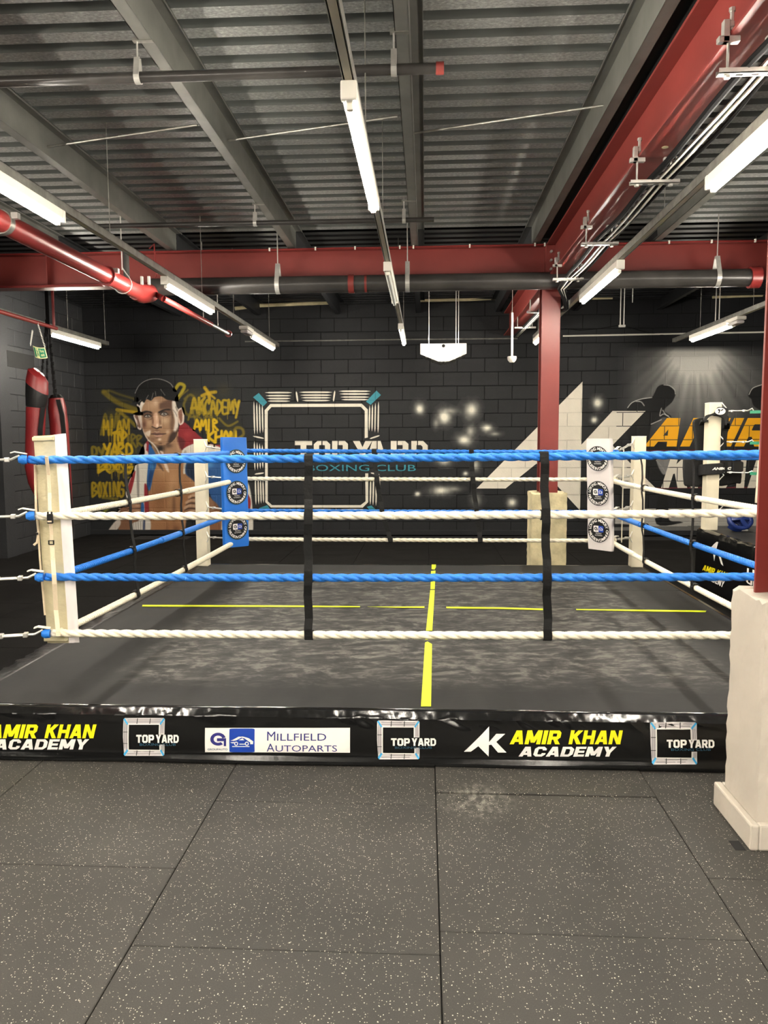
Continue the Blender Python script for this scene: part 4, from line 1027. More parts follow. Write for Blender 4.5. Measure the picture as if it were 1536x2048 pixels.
scrawl('BOXING', 70, 370, 1050, 1175, 2.5, (150, 124, 16), .9, .2)
gs.stroke(A_((165, 1190), (300, 1200)), 2.6, OLV, 1.2, .7); gs.stroke(A_((180, 1320), (240, 1270), (330, 1240)), 3.0, (118, 122, 30), 1.6, .8, sm=True)
gs.stroke(A_((840, 180), (880, 130), (925, 150), (900, 210), (860, 270)), 3.4, (176, 158, 30), 1.3, .85, sm=True); gs.stroke(A_((870, 260), (960, 185)), 1.6, OLV, 1, .7)
gs.stroke(A_((1115, 165), (1150, 220), (1160, 290)), 3.4, YEL, 1.3, .9, sm=True); gs.stroke(A_((1090, 240), (1150, 215), (1215, 205)), 3.4, YEL, 1.3, .85, sm=True); gs.stroke(A_((1150, 215), (1210, 265)), 2.2, YEL, 1.2, .85)
gs.stroke(A_((930, 270), (985, 230), (1030, 290), (1000, 400), (945, 410), (920, 330), (940, 270)), 2.6, OLV, 1.4, .7, sm=True)
scrawl('AK', 985, 1130, 260, 400, 2.8, (156, 132, 18), .95); scrawl('ACADEMY', 1060, 1445, 285, 410, 2.5, (156, 132, 18), .95, .6)
scrawl('ARA', 960, 1200, 380, 470, 2.2, OLV, .7); scrawl('AMIR', 1020, 1250, 465, 560, 2.4, (194, 160, 10), .98, .6); scrawl('KHAN', 1150, 1420, 570, 670, 2.8, (194, 160, 10), .98, .8)
gs.stroke(A_((1250, 450), (1330, 520), (1420, 480)), 2.2, OLV, 1.2, .8, sm=True); gs.stroke(A_((1380, 640), (1400, 545), (1460, 545), (1475, 600), (1420, 640)), 2.8, OLV, 1.3, .8, sm=True)
gs.blob(494, 912, 6, OLV, .8)
gs.build('graffiti', 'yellow spray painted graffiti lettering')

pt = Sheet(205, 750, 512, 1072)
SK = (150, 116, 88)
# torso, neck
torso = A_((600, 780), (640, 700), (860, 640), (905, 780), (960, 860), (1000, 960), (1075, 1060), (1090, 1180), (960, 1310), (900, 1560), (640, 1560), (600, 1340), (590, 1120), (640, 920))
pt.poly(torso, (146, 104, 70), 2); tm = pt.full(torso, 2)
pt.blob(347, 970, 14, (196, 158, 118), .55, 50, clip=tm); pt.blob(320, 1000, 16, (122, 82, 52), .7, 34, clip=tm); pt.blob(372, 985, 20, (128, 88, 56), .6, 34, clip=tm)
pt.blob(395, 955, 16, (188, 152, 116), .6, 18, clip=tm); pt.blob(324, 935, 14, (184, 146, 106), .6, 22, clip=tm); pt.blob(348, 1010, 5, (90, 60, 40), .7, 40, clip=tm)
pt.blob(352, 1058, 8, (92, 56, 36), .7, clip=tm); pt.blob(380, 1040, 16, (196, 160, 124), .5, clip=tm); pt.blob(335, 1062, 6, (92, 58, 38), .4, 18, clip=tm)
neck = B_((480, 860), (560, 760), (1100, 690), (1180, 900), (1210, 1120), (1130, 1420), (640, 1420), (590, 1120))
pt.poly(neck, (150, 116, 88), 1.5); nm = pt.full(neck, 1.5)
pt.blob(255 + 720 / 10.97, 800 + 1060 / 10.97, 11, (24, 19, 18), .97, 9, clip=nm); pt.blob(255 + 900 / 10.97, 800 + 1000 / 10.97, 10, (60, 44, 36), .7, 6, clip=nm)
pt.blob(255 + 1130 / 10.97, 800 + 1000 / 10.97, 5, (196, 160, 126), .6, 12, clip=nm)
pt.poly(B_((710, 1120), (770, 1130), (790, 1180), (760, 1185)), (206, 182, 166), 1); pt.poly(B_((800, 1400), (860, 1400), (915, 1580), (850, 1540)), (206, 188, 172), 1.6); pt.poly(B_((640, 1390), (720, 1400), (800, 1560), (720, 1500)), (70, 52, 42), 2, .8)
# robe
WH = (196, 190, 178); RD = (128, 34, 40); BL = (32, 84, 140)
pt.poly(A_((585, 650), (610, 720), (595, 800), (500, 800), (530, 730)), RD, 1, sm=False); pt.poly(A_((550, 700), (575, 690), (560, 790), (535, 790)), (196, 188, 178), 1.2, .9)
pt.poly(A_((600, 690), (660, 790), (665, 880), (640, 960), (605, 1120), (580, 1060), (575, 860), (592, 760)), BL, 1.4); pt.poly(A_((630, 880), (655, 880), (600, 1090), (590, 1000)), (20, 50, 92), 1.6, .8); pt.blob(305, 935, 5, (92, 152, 196), .6, 8)
pt.poly(A_((520, 780), (590, 775), (575, 1060), (585, 1320), (500, 1340), (385, 1180), (400, 1080), (455, 920)), WH, 1.2); pt.poly(A_((480, 900), (500, 900), (505, 1180), (488, 1180)), (112, 108, 104), 1.6, .8)
pt.poly(A_((470, 940), (455, 1040), (420, 1160), (390, 1160), (400, 1090), (440, 980)), RD, 1); pt.poly(A_((555, 1060), (580, 1100), (595, 1320), (560, 1340), (552, 1180)), RD, 1.2); pt.poly(A_((520, 1190), (550, 1260), (545, 1340), (515, 1320)), BL, 1)
pt.poly(A_((440, 1400), (600, 1390), (590, 1530), (440, 1530)), (188, 182, 172), 1.5); pt.poly(A_((545, 1400), (560, 1400), (555, 1500), (540, 1500)), (40, 52, 84), 1, .9); 
for k in range(6): pt.stroke(A_((450 + k * 22, 1410), (460 + k * 20, 1520)), .7, (84, 80, 76), 1, .6)
pt.poly(A_((880, 520), (920, 485), (1000, 550), (1085, 630), (1180, 690), (1275, 700), (1280, 735), (1150, 720), (1000, 690), (910, 750), (870, 640)), RD, 1); pt.blob(375, 868, 10, (160, 60, 62), .6, 8); pt.poly(A_((860, 620), (930, 660), (910, 740), (880, 720)), (70, 26, 28), 3, .8)
pt.poly(A_((905, 750), (1000, 690), (1080, 682), (1170, 690), (1280, 735), (1250, 810), (1100, 790), (980, 830), (945, 950), (915, 960), (920, 860)), WH, 1.2); pt.poly(A_((920, 770), (945, 760), (935, 900), (920, 900)), (140, 130, 118), 1.5, .7)
pt.poly(A_((960, 840), (1090, 800), (1180, 780), (1310, 850), (1340, 1000), (1330, 1330), (1240, 1340), (1150, 1130), (1060, 1070), (990, 1010), (935, 955)), (34, 74, 124), 1.4); pt.poly(A_((960, 860), (1060, 880), (1060, 1050), (990, 1010), (940, 955)), (20, 30, 48), 3, .9); pt.blob(420, 930, 10, (84, 136, 184), .7, 8); pt.blob(410, 1000, 12, (18, 60, 116), .7, 24)
pt.poly(A_((1470, 1020), (1530, 1080), (1560, 1300), (1560, 1530), (1480, 1530), (1470, 1200)), WH, 1.5); pt.poly(A_((1470, 1100), (1540, 1200), (1530, 1300), (1470, 1200)), RD, 1)
pt.poly(A_((1240, 1400), (1300, 1400), (1310, 1530), (1240, 1530)), WH, 1.5); pt.poly(A_((1160, 1220), (1260, 1300), (1260, 1530), (1165, 1530)), (116, 78, 52), 2.5)
# fists
f1 = A_((325, 1240), (400, 1200), (510, 1200), (520, 1300), (500, 1400), (440, 1430), (400, 1540), (320, 1500), (300, 1400)); pt.poly(f1, (112, 78, 56), 1.4); fm = pt.full(f1, 1.4)
for k, y in enumerate((1205, 1250, 1298, 1345)):
    pt.poly(A_((405, y), (505, y - 4), (515, y + 20), (500, y + 36), (405, y + 38)), (142, 104, 78), 1.2); pt.stroke(A_((405, y + 42), (510, y + 40)), .8, (40, 26, 22), .7); pt.blob(275, 740 + (y + 14) / 4.6545, 6, (196, 164, 140), .5, 2.5)
pt.poly(A_((205, 1520), (270, 1420), (320, 1390), (330, 1440), (260, 1530)), (178, 168, 158), 1.4); pt.poly(A_((320, 1240), (345, 1225), (320, 1340), (300, 1400)), (180, 168, 158), 1)
f2 = A_((1060, 1150), (960, 1200), (935, 1280), (965, 1340), (1060, 1360), (1180, 1400), (1200, 1260), (1160, 1180)); pt.poly(f2, (126, 92, 68), 1.4)
for k, (x, y) in enumerate(((1000, 1175), (975, 1225), (960, 1275), (985, 1325))):
    pt.stroke(A_((x - 30, y + 10), (x + 10, y - 12), (x + 75, y - 6)), 2.4, (178, 146, 120), 1.6, .9, sm=True); pt.stroke(A_((x - 30, y + 30), (x + 10, y + 14), (x + 75, y + 18)), 1.0, (52, 34, 28), .8, .9, sm=True)
# ears
pt.poly(B_((130, 330), (165, 295), (230, 285), (265, 360), (305, 560), (300, 645), (250, 645), (200, 590), (175, 480)), (202, 186, 174), .9); pt.poly(B_((155, 350), (215, 325), (250, 430), (292, 590), (255, 610), (212, 510), (190, 420)), (104, 76, 64), 1.2); pt.poly(B_((185, 430), (215, 450), (235, 540), (215, 530)), (196, 176, 166), 1, .8)
pt.poly(B_((1095, 240), (1150, 180), (1222, 172), (1245, 300), (1238, 480), (1180, 545), (1135, 530), (1105, 400)), (206, 188, 174), .9); pt.poly(B_((1120, 260), (1185, 205), (1205, 300), (1200, 460), (1160, 515), (1130, 400)), (128, 88, 72), 1.2); pt.poly(B_((1130, 400), (1160, 470), (1150, 510), (1125, 480)), (206, 178, 158), 1, .8)
# face
face = B_((210, 90), (235, 220), (285, 450), (320, 600), (370, 750), (450, 880), (560, 955), (700, 1002), (840, 992), (960, 925), (1060, 810), (1112, 650), (1118, 420), (1105, 200), (1060, 60), (960, -30), (700, -80), (400, -20), (290, 50))
pt.poly(face, SK, 1.0); fc = pt.full(face, 1.0)
def fb(x, y, rx, col, op, ry=None): pt.blob(255 + x / 10.971, 800 + y / 10.971, rx / 10.971, col, op, (ry or rx) / 10.971, clip=fc)
def fp(pts, col, f=2.0, op=1.0): pt.poly(B_(*pts), col, f, op, clip=fc)
def fs(pts, r, col, f=.8, op=1.0): pt.stroke(B_(*pts), r / 10.971, col, f, op, sm=True, clip=fc)
fb(560, 100, 210, (182, 150, 120), .8, 150); fb(620, 60, 60, (206, 182, 158), .6, 90); fb(820, 450, 130, (190, 162, 132), .85, 110); fb(480, 500, 80, (178, 146, 116), .8, 90)
fp(((740, 60), (980, -20), (1000, 60), (985, 180), (900, 190), (720, 200), (700, 120)), (84, 60, 48), 4, .9)
fp(((205, 60), (370, 50), (330, 150), (305, 270), (318, 450), (330, 600), (290, 500), (245, 290)), (214, 204, 194), 1.6)
fs(((300, 560), (345, 690), (400, 800), (460, 885)), 12, (206, 194, 182), 1.2)
fb(365, 540, 60, (84, 50, 40), .85, 110); fb(360, 420, 40, (110, 80, 62), .6, 60); fp(((390, 715), (510, 665), (495, 760), (465, 800), (410, 770)), (206, 190, 174), 2, .9)
fp(((330, 270), (540, 270), (560, 400), (520, 430), (430, 420), (350, 390)), (92, 66, 52), 3, .85); fp(((680, 260), (920, 215), (950, 300), (900, 360), (800, 370), (720, 330)), (92, 66, 52), 3, .85)
fp(((570, 330), (640, 280), (690, 420), (705, 540), (690, 605), (620, 625), (555, 600), (548, 550), (572, 440)), (192, 152, 126), 2); fb(640, 380, 34, (222, 196, 172), .7, 110); fb(655, 555, 30, (236, 214, 196), .9, 50); fb(735, 560, 20, (220, 192, 170), .85, 26); fb(560, 480, 26, (106, 70, 56), .85, 100); fb(712, 480, 24, (104, 74, 60), .8, 80)
fs(((540, 585), (590, 605), (645, 628), (695, 600), (745, 598)), 11, (40, 27, 24), .9); fb(600, 560, 20, (172, 118, 96), .6)
fp(((310, 272), (400, 236), (515, 256), (535, 290), (430, 272), (330, 310)), (32, 25, 22), 1.4); fp(((680, 262), (800, 203), (930, 192), (945, 228), (830, 230), (720, 285)), (32, 25, 22), 1.4)
for (x, y, rx, ry) in ((445, 352, 74, 32), (805, 308, 80, 36)):
    e = [(x + rx * math.cos(t), y + ry * math.sin(t)) for t in np.linspace(0, 2 * math.pi, 13)[:-1]]
    fp(e, (186, 178, 168), 1); fb(x + 4, y - 4, 40, (46, 42, 40), 1.0, 36); fb(x + 4, y - 4, 16, (10, 10, 10), .9); fb(x + 14, y - 12, 9, (230, 228, 222), .95)
    fs([(x - rx, y + 6), (x - rx * .4, y - ry), (x + rx * .4, y - ry), (x + rx, y + 4)], 10, (26, 20, 18), .8); fs([(x - rx, y + 8), (x, y + ry + 4), (x + rx, y + 6)], 6, (62, 46, 38), .8); fs([(x - rx + 10, y + ry + 18), (x, y + ry + 30), (x + rx, y + ry + 8)], 7, (196, 172, 150), 1.2, .7)
fp(((940, 200), (1000, 230), (1030, 450), (1010, 620), (960, 680), (930, 560), (950, 380)), (100, 76, 60), 4, .8)
fp(((985, 20), (1060, 30), (1105, 200), (1115, 420), (1110, 600), (1060, 690), (1010, 695), (1040, 480), (1015, 320), (985, 180)), (212, 202, 190), 2, .95)
fs(((958, 190), (975, 300), (995, 400)), 6, (70, 54, 46), .8, .8); fs(((1000, 215), (1050, 280), (1085, 360)), 7, (96, 90, 84), .8, .8); fs(((1060, 150), (1095, 240)), 7, (60, 52, 48), .8, .8)
fp(((1120, 620), (1100, 740), (1060, 830), (960, 935), (860, 975), (890, 890), (930, 770), (1000, 690), (1060, 690)), (52, 36, 30), 4, .95)
fb(640, 670, 90, (100, 74, 60), .7, 30); fs(((600, 690), (640, 705), (690, 700)), 7, (206, 178, 160), 1, .7)
fp(((525, 745), (600, 712), (640, 722), (690, 716), (750, 728), (835, 742), (760, 768), (690, 760), (650, 768), (600, 762)), (112, 78, 70), 1.2); fp(((585, 770), (660, 776), (760, 768), (735, 800), (660, 812), (612, 800)), (170, 130, 116), 1.2); fs(((520, 745), (600, 752), (650, 762), (700, 752), (845, 740)), 7, (36, 23, 21), .7)
fb(660, 830, 70, (88, 64, 52), .85, 18); fb(705, 865, 46, (226, 206, 186), .9, 36); fb(560, 860, 70, (112, 84, 66), .7, 60); fb(720, 950, 60, (74, 54, 40), .75, 26); fb(600, 930, 60, (176, 146, 116), .5, 24); fb(470, 840, 30, (90, 66, 52), .6); fb(860, 930, 60, (150, 120, 92), .5, 26); fb(880, 700, 50, (206, 182, 158), .6, 50); fb(550, 640, 60, (120, 90, 72), .5)
fs(((540, 962), (640, 995), (740, 1008), (860, 996), (980, 915), (1080, 790)), 11, (26, 20, 18), 1)
pt.stroke(B_((455, 885), (560, 962), (650, 1080), (705, 1200)), 1.1, (200, 190, 178), .8, sm=True)
# hair
hair = A_((470, 300), (466, 215), (500, 150), (560, 105), (640, 84), (720, 92), (790, 125), (838, 180), (860, 235), (866, 300), (845, 292), (800, 283), (760, 275), (705, 242), (650, 252), (615, 285), (575, 272), (550, 305), (525, 285), (510, 330), (490, 318))
pt.poly(hair, (12, 12, 13), 1.0); pt.poly(A_((845, 290), (868, 290), (870, 350), (855, 345)), (30, 26, 24), 1)
pt.stroke(A_((468, 215), (500, 150), (560, 103), (640, 82), (720, 90), (790, 122), (820, 160)), .7, (150, 148, 144), .6, .9, sm=True)
for a in (((570, 270), (590, 235)), ((620, 275), (635, 215)), ((705, 180), (730, 215), (745, 235)), ((500, 300), (520, 280)), ((655, 200), (660, 240))): pt.stroke(A_(*a), .6, (150, 146, 140), .6, .7)
pt.build('portrait', 'airbrushed portrait of a bare chested man in a red white and blue robe')

# ---- glow spots in the middle
sp_ = Sheet(852, 780, 1052, 1040)
SPOT = (226, 222, 206)
for x, y, r, o, ry in ((839, 818, 11, .75, 12), (888, 832, 12, .8, 14), (900, 822, 14, .35, 8), (943, 818, 13, .75, 16), (976, 857, 10, .7, 8), (990, 868, 12, .4, 5), (928, 880, 16, .7, 12), (940, 862, 10, .45, 12), (882, 980, 20, .75, 10), (906, 978, 20, .35, 6), (835, 987, 6, .8, 6), (931, 947, 6, .8, 5), (888, 922, 16, .6, 10), (950, 930, 8, .5, 12), (952, 1000, 12, .35, 14), (1024, 1005, 9, .7, 9), (1195, 806, 9, .8, 10), (1188, 840, 6, .75, 6), (868, 845, 8, .35, 12)):
    pass
def spots(sh, lst):
    for x, y, r, o, ry in lst:
        d = np.sqrt(((sh.u - x) / r) ** 2 + ((sh.v - y) / ry) ** 2) * (.75 + .5 * sh.nz)
        sh.lay(np.clip(o * np.exp(-d * d * .9) + .45 * o * np.exp(-d * 1.3), 0, .95), SPOT)
    sh.al = np.where(sh.al < .02, 0, sh.al)
sp_ = Sheet(800, 775, 1085, 1045)
spots(sp_, [(839, 818, 9, .8, 10), (888, 834, 11, .85, 12), (902, 822, 12, .35, 6), (943, 820, 12, .75, 14), (974, 856, 10, .75, 7), (990, 868, 10, .4, 4), (928, 880, 13, .75, 9), (941, 862, 8, .45, 10), (882, 981, 17, .75, 8), (908, 978, 16, .35, 5), (835, 988, 5, .9, 4), (931, 947, 5, .8, 4), (888, 922, 14, .6, 8), (951, 930, 7, .5, 11), (953, 1000, 10, .35, 12), (1024, 1005, 8, .75, 8), (872, 846, 6, .35, 10)])
sp_.build('glow_spots', 'soft white sprayed glow spots')
sp2 = Sheet(1172, 785, 1222, 862); spots(sp2, [(1195, 806, 9, .85, 10), (1188, 840, 6, .8, 6)]); sp2.build('glow_spots', 'two sprayed glow spots right of the monogram')
# ---- spotlight rays with silhouettes on the right
ry_ = Sheet(1228, 690, 1545, 1070)
dx_, dy_ = ry_.u - 1392, ry_.v - 662
dist = np.sqrt(dx_ ** 2 + dy_ ** 2); ang = np.arctan2(dx_, dy_)
streak = .5 + .5 * np.sin(ang * 34 + 1.5 * np.sin(ang * 9)) * np.sin(ang * 13 + 1)
glow = .30 * np.exp(-(dx_ / 150) ** 2 - ((ry_.v - 770) / 95) ** 2)
ray_i = np.clip(1.18 - dist / 215, 0, 1) ** 1.1 * (.50 + .5 * streak * np.clip(dist / 90, 0, 1)) * np.clip(1.25 - np.abs(ang) * .85, 0, 1)
hot = .9 * np.exp(-((dx_ - 0) / 62) ** 2 - ((ry_.v - 705) / 42) ** 2)
ry_.lay(np.clip(ray_i * .60 + hot + glow, 0, .92) * np.clip((ry_.v - 690) / 14, 0, 1) * np.clip((ry_.u - 1230) / 40, 0, 1), (214, 212, 204))
ry_.lay(np.where((ry_.v > 1017) & (ry_.v < 1052), .78, 0) * np.clip((ry_.u - 1228) / 3, 0, 1), (196, 192, 182)); ry_.lay(np.where(ry_.v >= 1052, .55, 0), (150, 148, 142))
C7 = lambda *pts: [(1150 + x / 3.938, 720 + y / 3.938) for x, y in pts]
SIL = (22, 22, 23)
ry_.poly(C7((408, 395), (440, 345), (500, 315), (600, 293), (625, 262), (650, 213), (690, 193), (740, 200), (785, 235), (792, 268), (770, 322), (742, 352), (715, 375), (705, 405), (755, 440), (745, 458), (690, 452), (640, 492), (600, 512), (570, 640), (470, 660), (410, 600), (390, 500)), SIL, .8)
ry_.poly(C7((535, 660), (640, 640), (790, 690), (800, 780), (740, 860), (725, 985), (735, 1180), (745, 1262), (825, 1272), (835, 1284), (640, 1290), (650, 1050), (590, 930), (540, 800)), SIL, .8)
ry_.poly(C7((300, 940), (420, 960), (440, 1000), (330, 1060), (290, 1040)), SIL, .8); ry_.poly(C7((40, 1290), (300, 1290), (440, 1298), (440, 1312), (300, 1318), (40, 1320)), SIL, .8)
ry_.poly(C7((1362, 275), (1395, 222), (1475, 193), (1560, 200), (1560, 420), (1420, 372), (1388, 310)), SIL, .8)
for p in (((415, 375), (450, 335), (520, 308), (605, 295)), ((480, 325), (520, 330), (545, 360)), ((700, 196), (745, 203), (783, 235), (790, 268)), ((680, 380), (668, 440), (700, 425), (748, 455)), ((690, 395), (715, 430), (735, 440)), ((600, 505), (680, 470)), ((1370, 272), (1400, 222), (1470, 195)), ((640, 790), (690, 850), (735, 930))):
    ry_.stroke(C7(*p), .7, (206, 204, 198), .6, .95, sm=True)
ry_.poly(C7((640, 790), (700, 770), (760, 800), (700, 905)), (128, 126, 124), 1, .9)
for y, x0 in ((711, 545), (1006, 560)): ry_.stroke(C7((x0, y + 4), (1000, y), (1500, y - 2)), .9, (120, 38, 48), .6, .9)
ry_.build('spotlight_mural', 'grey sprayed spotlight rays with two dark boxer silhouettes', .004)

# ================================================================== the boxing ring
from mathutils import noise as mnoise
RX0, RX1, RY0, RY1, RZ = -2.405, 2.265, 3.665, 8.14, 0.268
ring = thing('ring_platform', 'low black boxing ring platform with printed vinyl front skirt and yellow tape', 'boxing ring', ((RX0 + RX1) / 2, (RY0 + RY1) / 2, 0))
MB().box(RX0 + .05, RX1 - .05, RY0 + .06, RY1 - .05, 0.004, RZ - .012).build('frame', 'shadowgap', ring)
def cloth_top(y0, y1, lift):
    nx, ny = 60, max(6, int((y1 - y0) / .08)); v = []
    for j in range(ny + 1):
        for i in range(nx + 1):
            x = RX0 + .03 + (RX1 - RX0 - .06) * i / nx; y = y0 + (y1 - y0) * j / ny
            v.append((x, y, RZ + lift - .003 + .003 * mnoise.noise((x * 1.4, y * 2.5, 0)) * min(1, min(i, nx - i) / 5)))
    return MB().add(v, [(j * (nx + 1) + i, j * (nx + 1) + i + 1, (j + 1) * (nx + 1) + i + 1, (j + 1) * (nx + 1) + i) for j in range(ny) for i in range(nx)])
SY1, SY2 = PZ(768, 1277, RZ)[1], PZ(768, 1178, RZ)[1]
for a, c, l in ((RY0 + .035, SY1, .003), (SY1 + .006, SY2, .002), (SY2 + .006, RY1 - .03, .003)): cloth_top(a, c, l).build('canvas_panel', 'canvas', ring, smooth=True)
# front skirt: vinyl with crinkled top roll
def skirt_y(x, z):
    k = max(0.0, min(1.0, (z - .185) / .05)); k *= 1 if z < .262 else .4
    big = mnoise.noise((x * 5.5, z * 9, 1.3)) ; fold = abs(mnoise.noise((x * 9 + z * 14, z * 6 - x * 2, 4.1)))
    cr = max(0, mnoise.noise((x * 2.2, 7.7, .5)) + .25)
    low = max(0.0, min(1.0, (.055 - z) / .04))
    return RY0 - .012 - .010 * math.sin(math.pi * min(1, z / .24)) + k * (.008 * big + .040 * (fold - .22) * cr) - low * (.019 + .008 * mnoise.noise((x * 1.7, 3.3, z * 20)))
prof = [(None, z) for z in [.006, .015, .024, .033, .042, .055, .07, .09, .11, .13, .15, .168, .18, .19, .198, .206, .213, .220, .227, .233, .239]] + [(RY0 - .002, .247), (RY0 + .008, .254), (RY0 + .018, .262), (RY0 + .028, .268), (RY0 + .04, .2695), (RY0 + .052, .2690)]
NX = 560; v = []
for y, z in prof:
    for i in range(NX + 1):
        x = RX0 - .03 + (RX1 - RX0 + .06) * i / NX
        if y is None: v.append((x, skirt_y(x, z), z))
        else:
            w = mnoise.noise((x * 16, z * 40, 2)) * .6 + mnoise.noise((x * 47 + y * 60, y * 50, 2)) * .4
            v.append((x, y - .004 * w, z + .0035 * w * (1 if z < .2685 else .4)))
n1 = NX + 1
skirt = MB().add(v, [(j * n1 + i, j * n1 + i + 1, (j + 1) * n1 + i + 1, (j + 1) * n1 + i) for j in range(len(prof) - 1) for i in range(NX)]).build('front_skirt', 'blacklvinyl', ring, smooth=True, fixn=False)
def on_skirt(px, py):                        # print position on the skirt
    p = PY(px, py, RY0 - .022); return p
def sk_fn(off):
    return lambda x, z: (x, min(skirt_y(x, z), RY0 - .012) - off, z)
def skirt_box(px0, py0, px1, py1):           # returns map from the unit square (y up) to x,z on the skirt
    a, c, d = on_skirt(px0, py0), on_skirt(px1, py0), on_skirt(px0, py1); e = on_skirt(px1, py1)
    def f(u, v_):
        x = (a[0] * (1 - u) + c[0] * u) * v_ + (d[0] * (1 - u) + e[0] * u) * (1 - v_); z = (a[2] * (1 - u) + c[2] * u) * v_ + (d[2] * (1 - u) + e[2] * u) * (1 - v_)
        return x, z
    return f
def sprint(tris, f, name, m, off=.002, parent=None): return flat(tris, lambda u, w: sk_fn(off)(*f(u, w)), name, m, parent or skirt)
def ring_logo(f):
    sprint(tri_of([[(0, .97), (.03, 1), (.97, 1), (1, .97), (.88, .84), (.12, .84)], [(0, .97), (.12, .84), (.12, .16), (.03, .03), (.0, .5)], [(.03, .03), (.12, .16), (.9, .14), (1, .03), (.97, 0), (.06, 0)], [(1, .97), (.88, .84), (.88, .57), (1, .57)], [(1, .03), (.9, .14), (.9, .30), (1, .30)]]), f, 'ring_outline', 'pgrey', .0015)
    ln = []
    for k in (.90, .945, .975): ln += [line(.1, k, .9, k, .010), line(.1, 1 - k, .92, 1 - k, .010)]
    for k in (.03, .06, .09): ln += [line(k, .1, k, .9, .008), line(1 - k, .6, 1 - k, .9, .008), line(1 - k, .08, 1 - k, .28, .008)]
    for x in (.33, .64): ln += [line(x, .84, x + .01, 1, .018), line(x, 0, x + .01, .15, .018)]
    for y in (.33, .64): ln += [line(0, y, .12, y, .016)]
    ln += [[(.105, .845), (.14, .845), (.14, .155), (.105, .155)]] and []
    sprint(tri_of([line(.1, k, .9, k, .010) for k in (.90, .95)] + [line(.1, 1 - k, .92, 1 - k, .010) for k in (.90, .95)] + [line(k, .1, k, .9, .008) for k in (.04, .08)] + [line(1 - k, .6, 1 - k, .9, .008) for k in (.04, .08)] + [line(1 - k, .08, 1 - k, .28, .008) for k in (.03, .06)] + [line(x, .85, x + .01, .99, .018) for x in (.33, .64)] + [line(x, .01, x + .01, .14, .018) for x in (.33, .64)] + [line(.01, y, .11, y, .016) for y in (.33, .64)]), f, 'ring_ropes', 'pblack', .0022)
    sprint(tri_of([line(.13, .84, .87, .84, .022), line(.13, .16, .13, .84, .018), line(.13, .15, .89, .14, .022), line(.875, .57, .875, .84, .018), line(.89, .14, .89, .3, .018)]), f, 'inner_line', 'pwhite', .0028)
    for q in ([(0, .97), (.03, 1), (.12, .86), (.10, .82)], [(.97, 1), (1, .97), (.90, .82), (.88, .86)], [(.02, .05), (.05, 0), (.13, .13), (.10, .17)], [(.97, 0), (1, .03), (.92, .17), (.89, .13)]):
        sprint(tri_of([q]), f, 'ring_corner', 'pcyan', .0034)
def club_text(a, c):
    f = skirt_box(*a); tr = block_text('TOP', 0, .42, 0, 1) + block_text('YARD', .46, 1, 0, 1); sprint(tr, f, 'club_lettering', 'pwhite', .0042)
    f = skirt_box(*c); sprint(font_text('BOXING CLUB', 0, 1, 0, 1, .0), f, 'small_lettering', 'pslate', .0042)
ring_logo(skirt_box(246, 1437, 329, 1511)); club_text((273, 1469, 358, 1485), (280, 1486, 352, 1491))
ring_logo(skirt_box(754, 1442, 839, 1518)); club_text((782, 1476, 872, 1491), (790, 1492.5, 864, 1497))
ring_logo(skirt_box(1301, 1445, 1394, 1528)); club_text((1333, 1479, 1428, 1495), (1342, 1496, 1421, 1501))
for w_ in (block_text('AMIR', 0, .47, 0, 1, .22), block_text('KHAN', .52, 1, 0, 1, .22)): sprint(w_, skirt_box(-22, 1449, 193, 1476), 'yellow_lettering', 'pyellow', .003)
sprint(block_text('ACADEMY', 0, 1, 0, 1, .22), skirt_box(-12, 1478, 179, 1499), 'white_lettering', 'pwhite', .003)
for w_ in (block_text('AMIR', 0, .47, 0, 1, .22), block_text('KHAN', .52, 1, 0, 1, .22)): sprint(w_, skirt_box(1019, 1461, 1246, 1488), 'yellow_lettering', 'pyellow', .003)
sprint(block_text('ACADEMY', 0, 1, 0, 1, .22), skirt_box(1037, 1493, 1233, 1513), 'white_lettering', 'pwhite', .003)
MONO = tri_of([[(0, .17), (.594, 1), (.58, 0), (.336, .36), (.162, .17)], [(.54, .42), (.76, .77), (.97, .77), (.70, .43), (.60, .40)], [(.62, .45), (.76, .50), (1.0, .14), (.80, .14)]])
sprint(MONO, skirt_box(928, 1454, 1013, 1513), 'monogram', 'pwhite', .003)
# sponsor panel with emblem, car and lettering
fm_ = skirt_box(410, 1456, 700, 1505.5)
sprint(tri_of([[(0, 0.02), (1, 0), (1, 1), (0, 1)]]), fm_, 'sponsor_panel', 'pwhite', .002)
sprint(tri_of([rrect(.17, .02, .345, .98, .03)]), fm_, 'blue_tile', 'pblue', .003)
asp = 290 / 49.5
car = [line(.19, .26, .31, .26, .03), line(.19, .44, .205, .40, .03), line(.205, .52, .25, .66, .03), line(.25, .66, .29, .60, .03), line(.29, .60, .325, .45, .03), line(.325, .45, .325, .36, .02), line(.24, .36, .28, .36, .03), line(.19, .5, .21, .53, .03)]
for cxx in (.218, .292): car += arc_band(cxx, .38, .008, .014, 0, 2 * math.pi, 14, asp)
car += [[(.235, .52), (.262, .60), (.275, .52)]]
sprint(tri_of(car), fm_, 'car_symbol', 'pwhite', .004)
gl = arc_band(.092, .56, .030, .054, .25, 5.4, 22, asp * .82) + [[(.085, .60), (.148, .60), (.148, .28), (.132, .28), (.132, .48), (.085, .48)]]
sprint(tri_of(gl), fm_, 'letter_emblem', 'pnavy', .0035)
sprint(font_text('GROUPAUTO', .018, .158, .10, .18, .01), fm_, 'emblem_lettering', 'pslate', .0035)
sprint(font_text('M', .432, .488, .50, .86) + font_text('ILLFIELD', .500, .838, .50, .78), fm_, 'sponsor_lettering', 'pnavy', .0035)
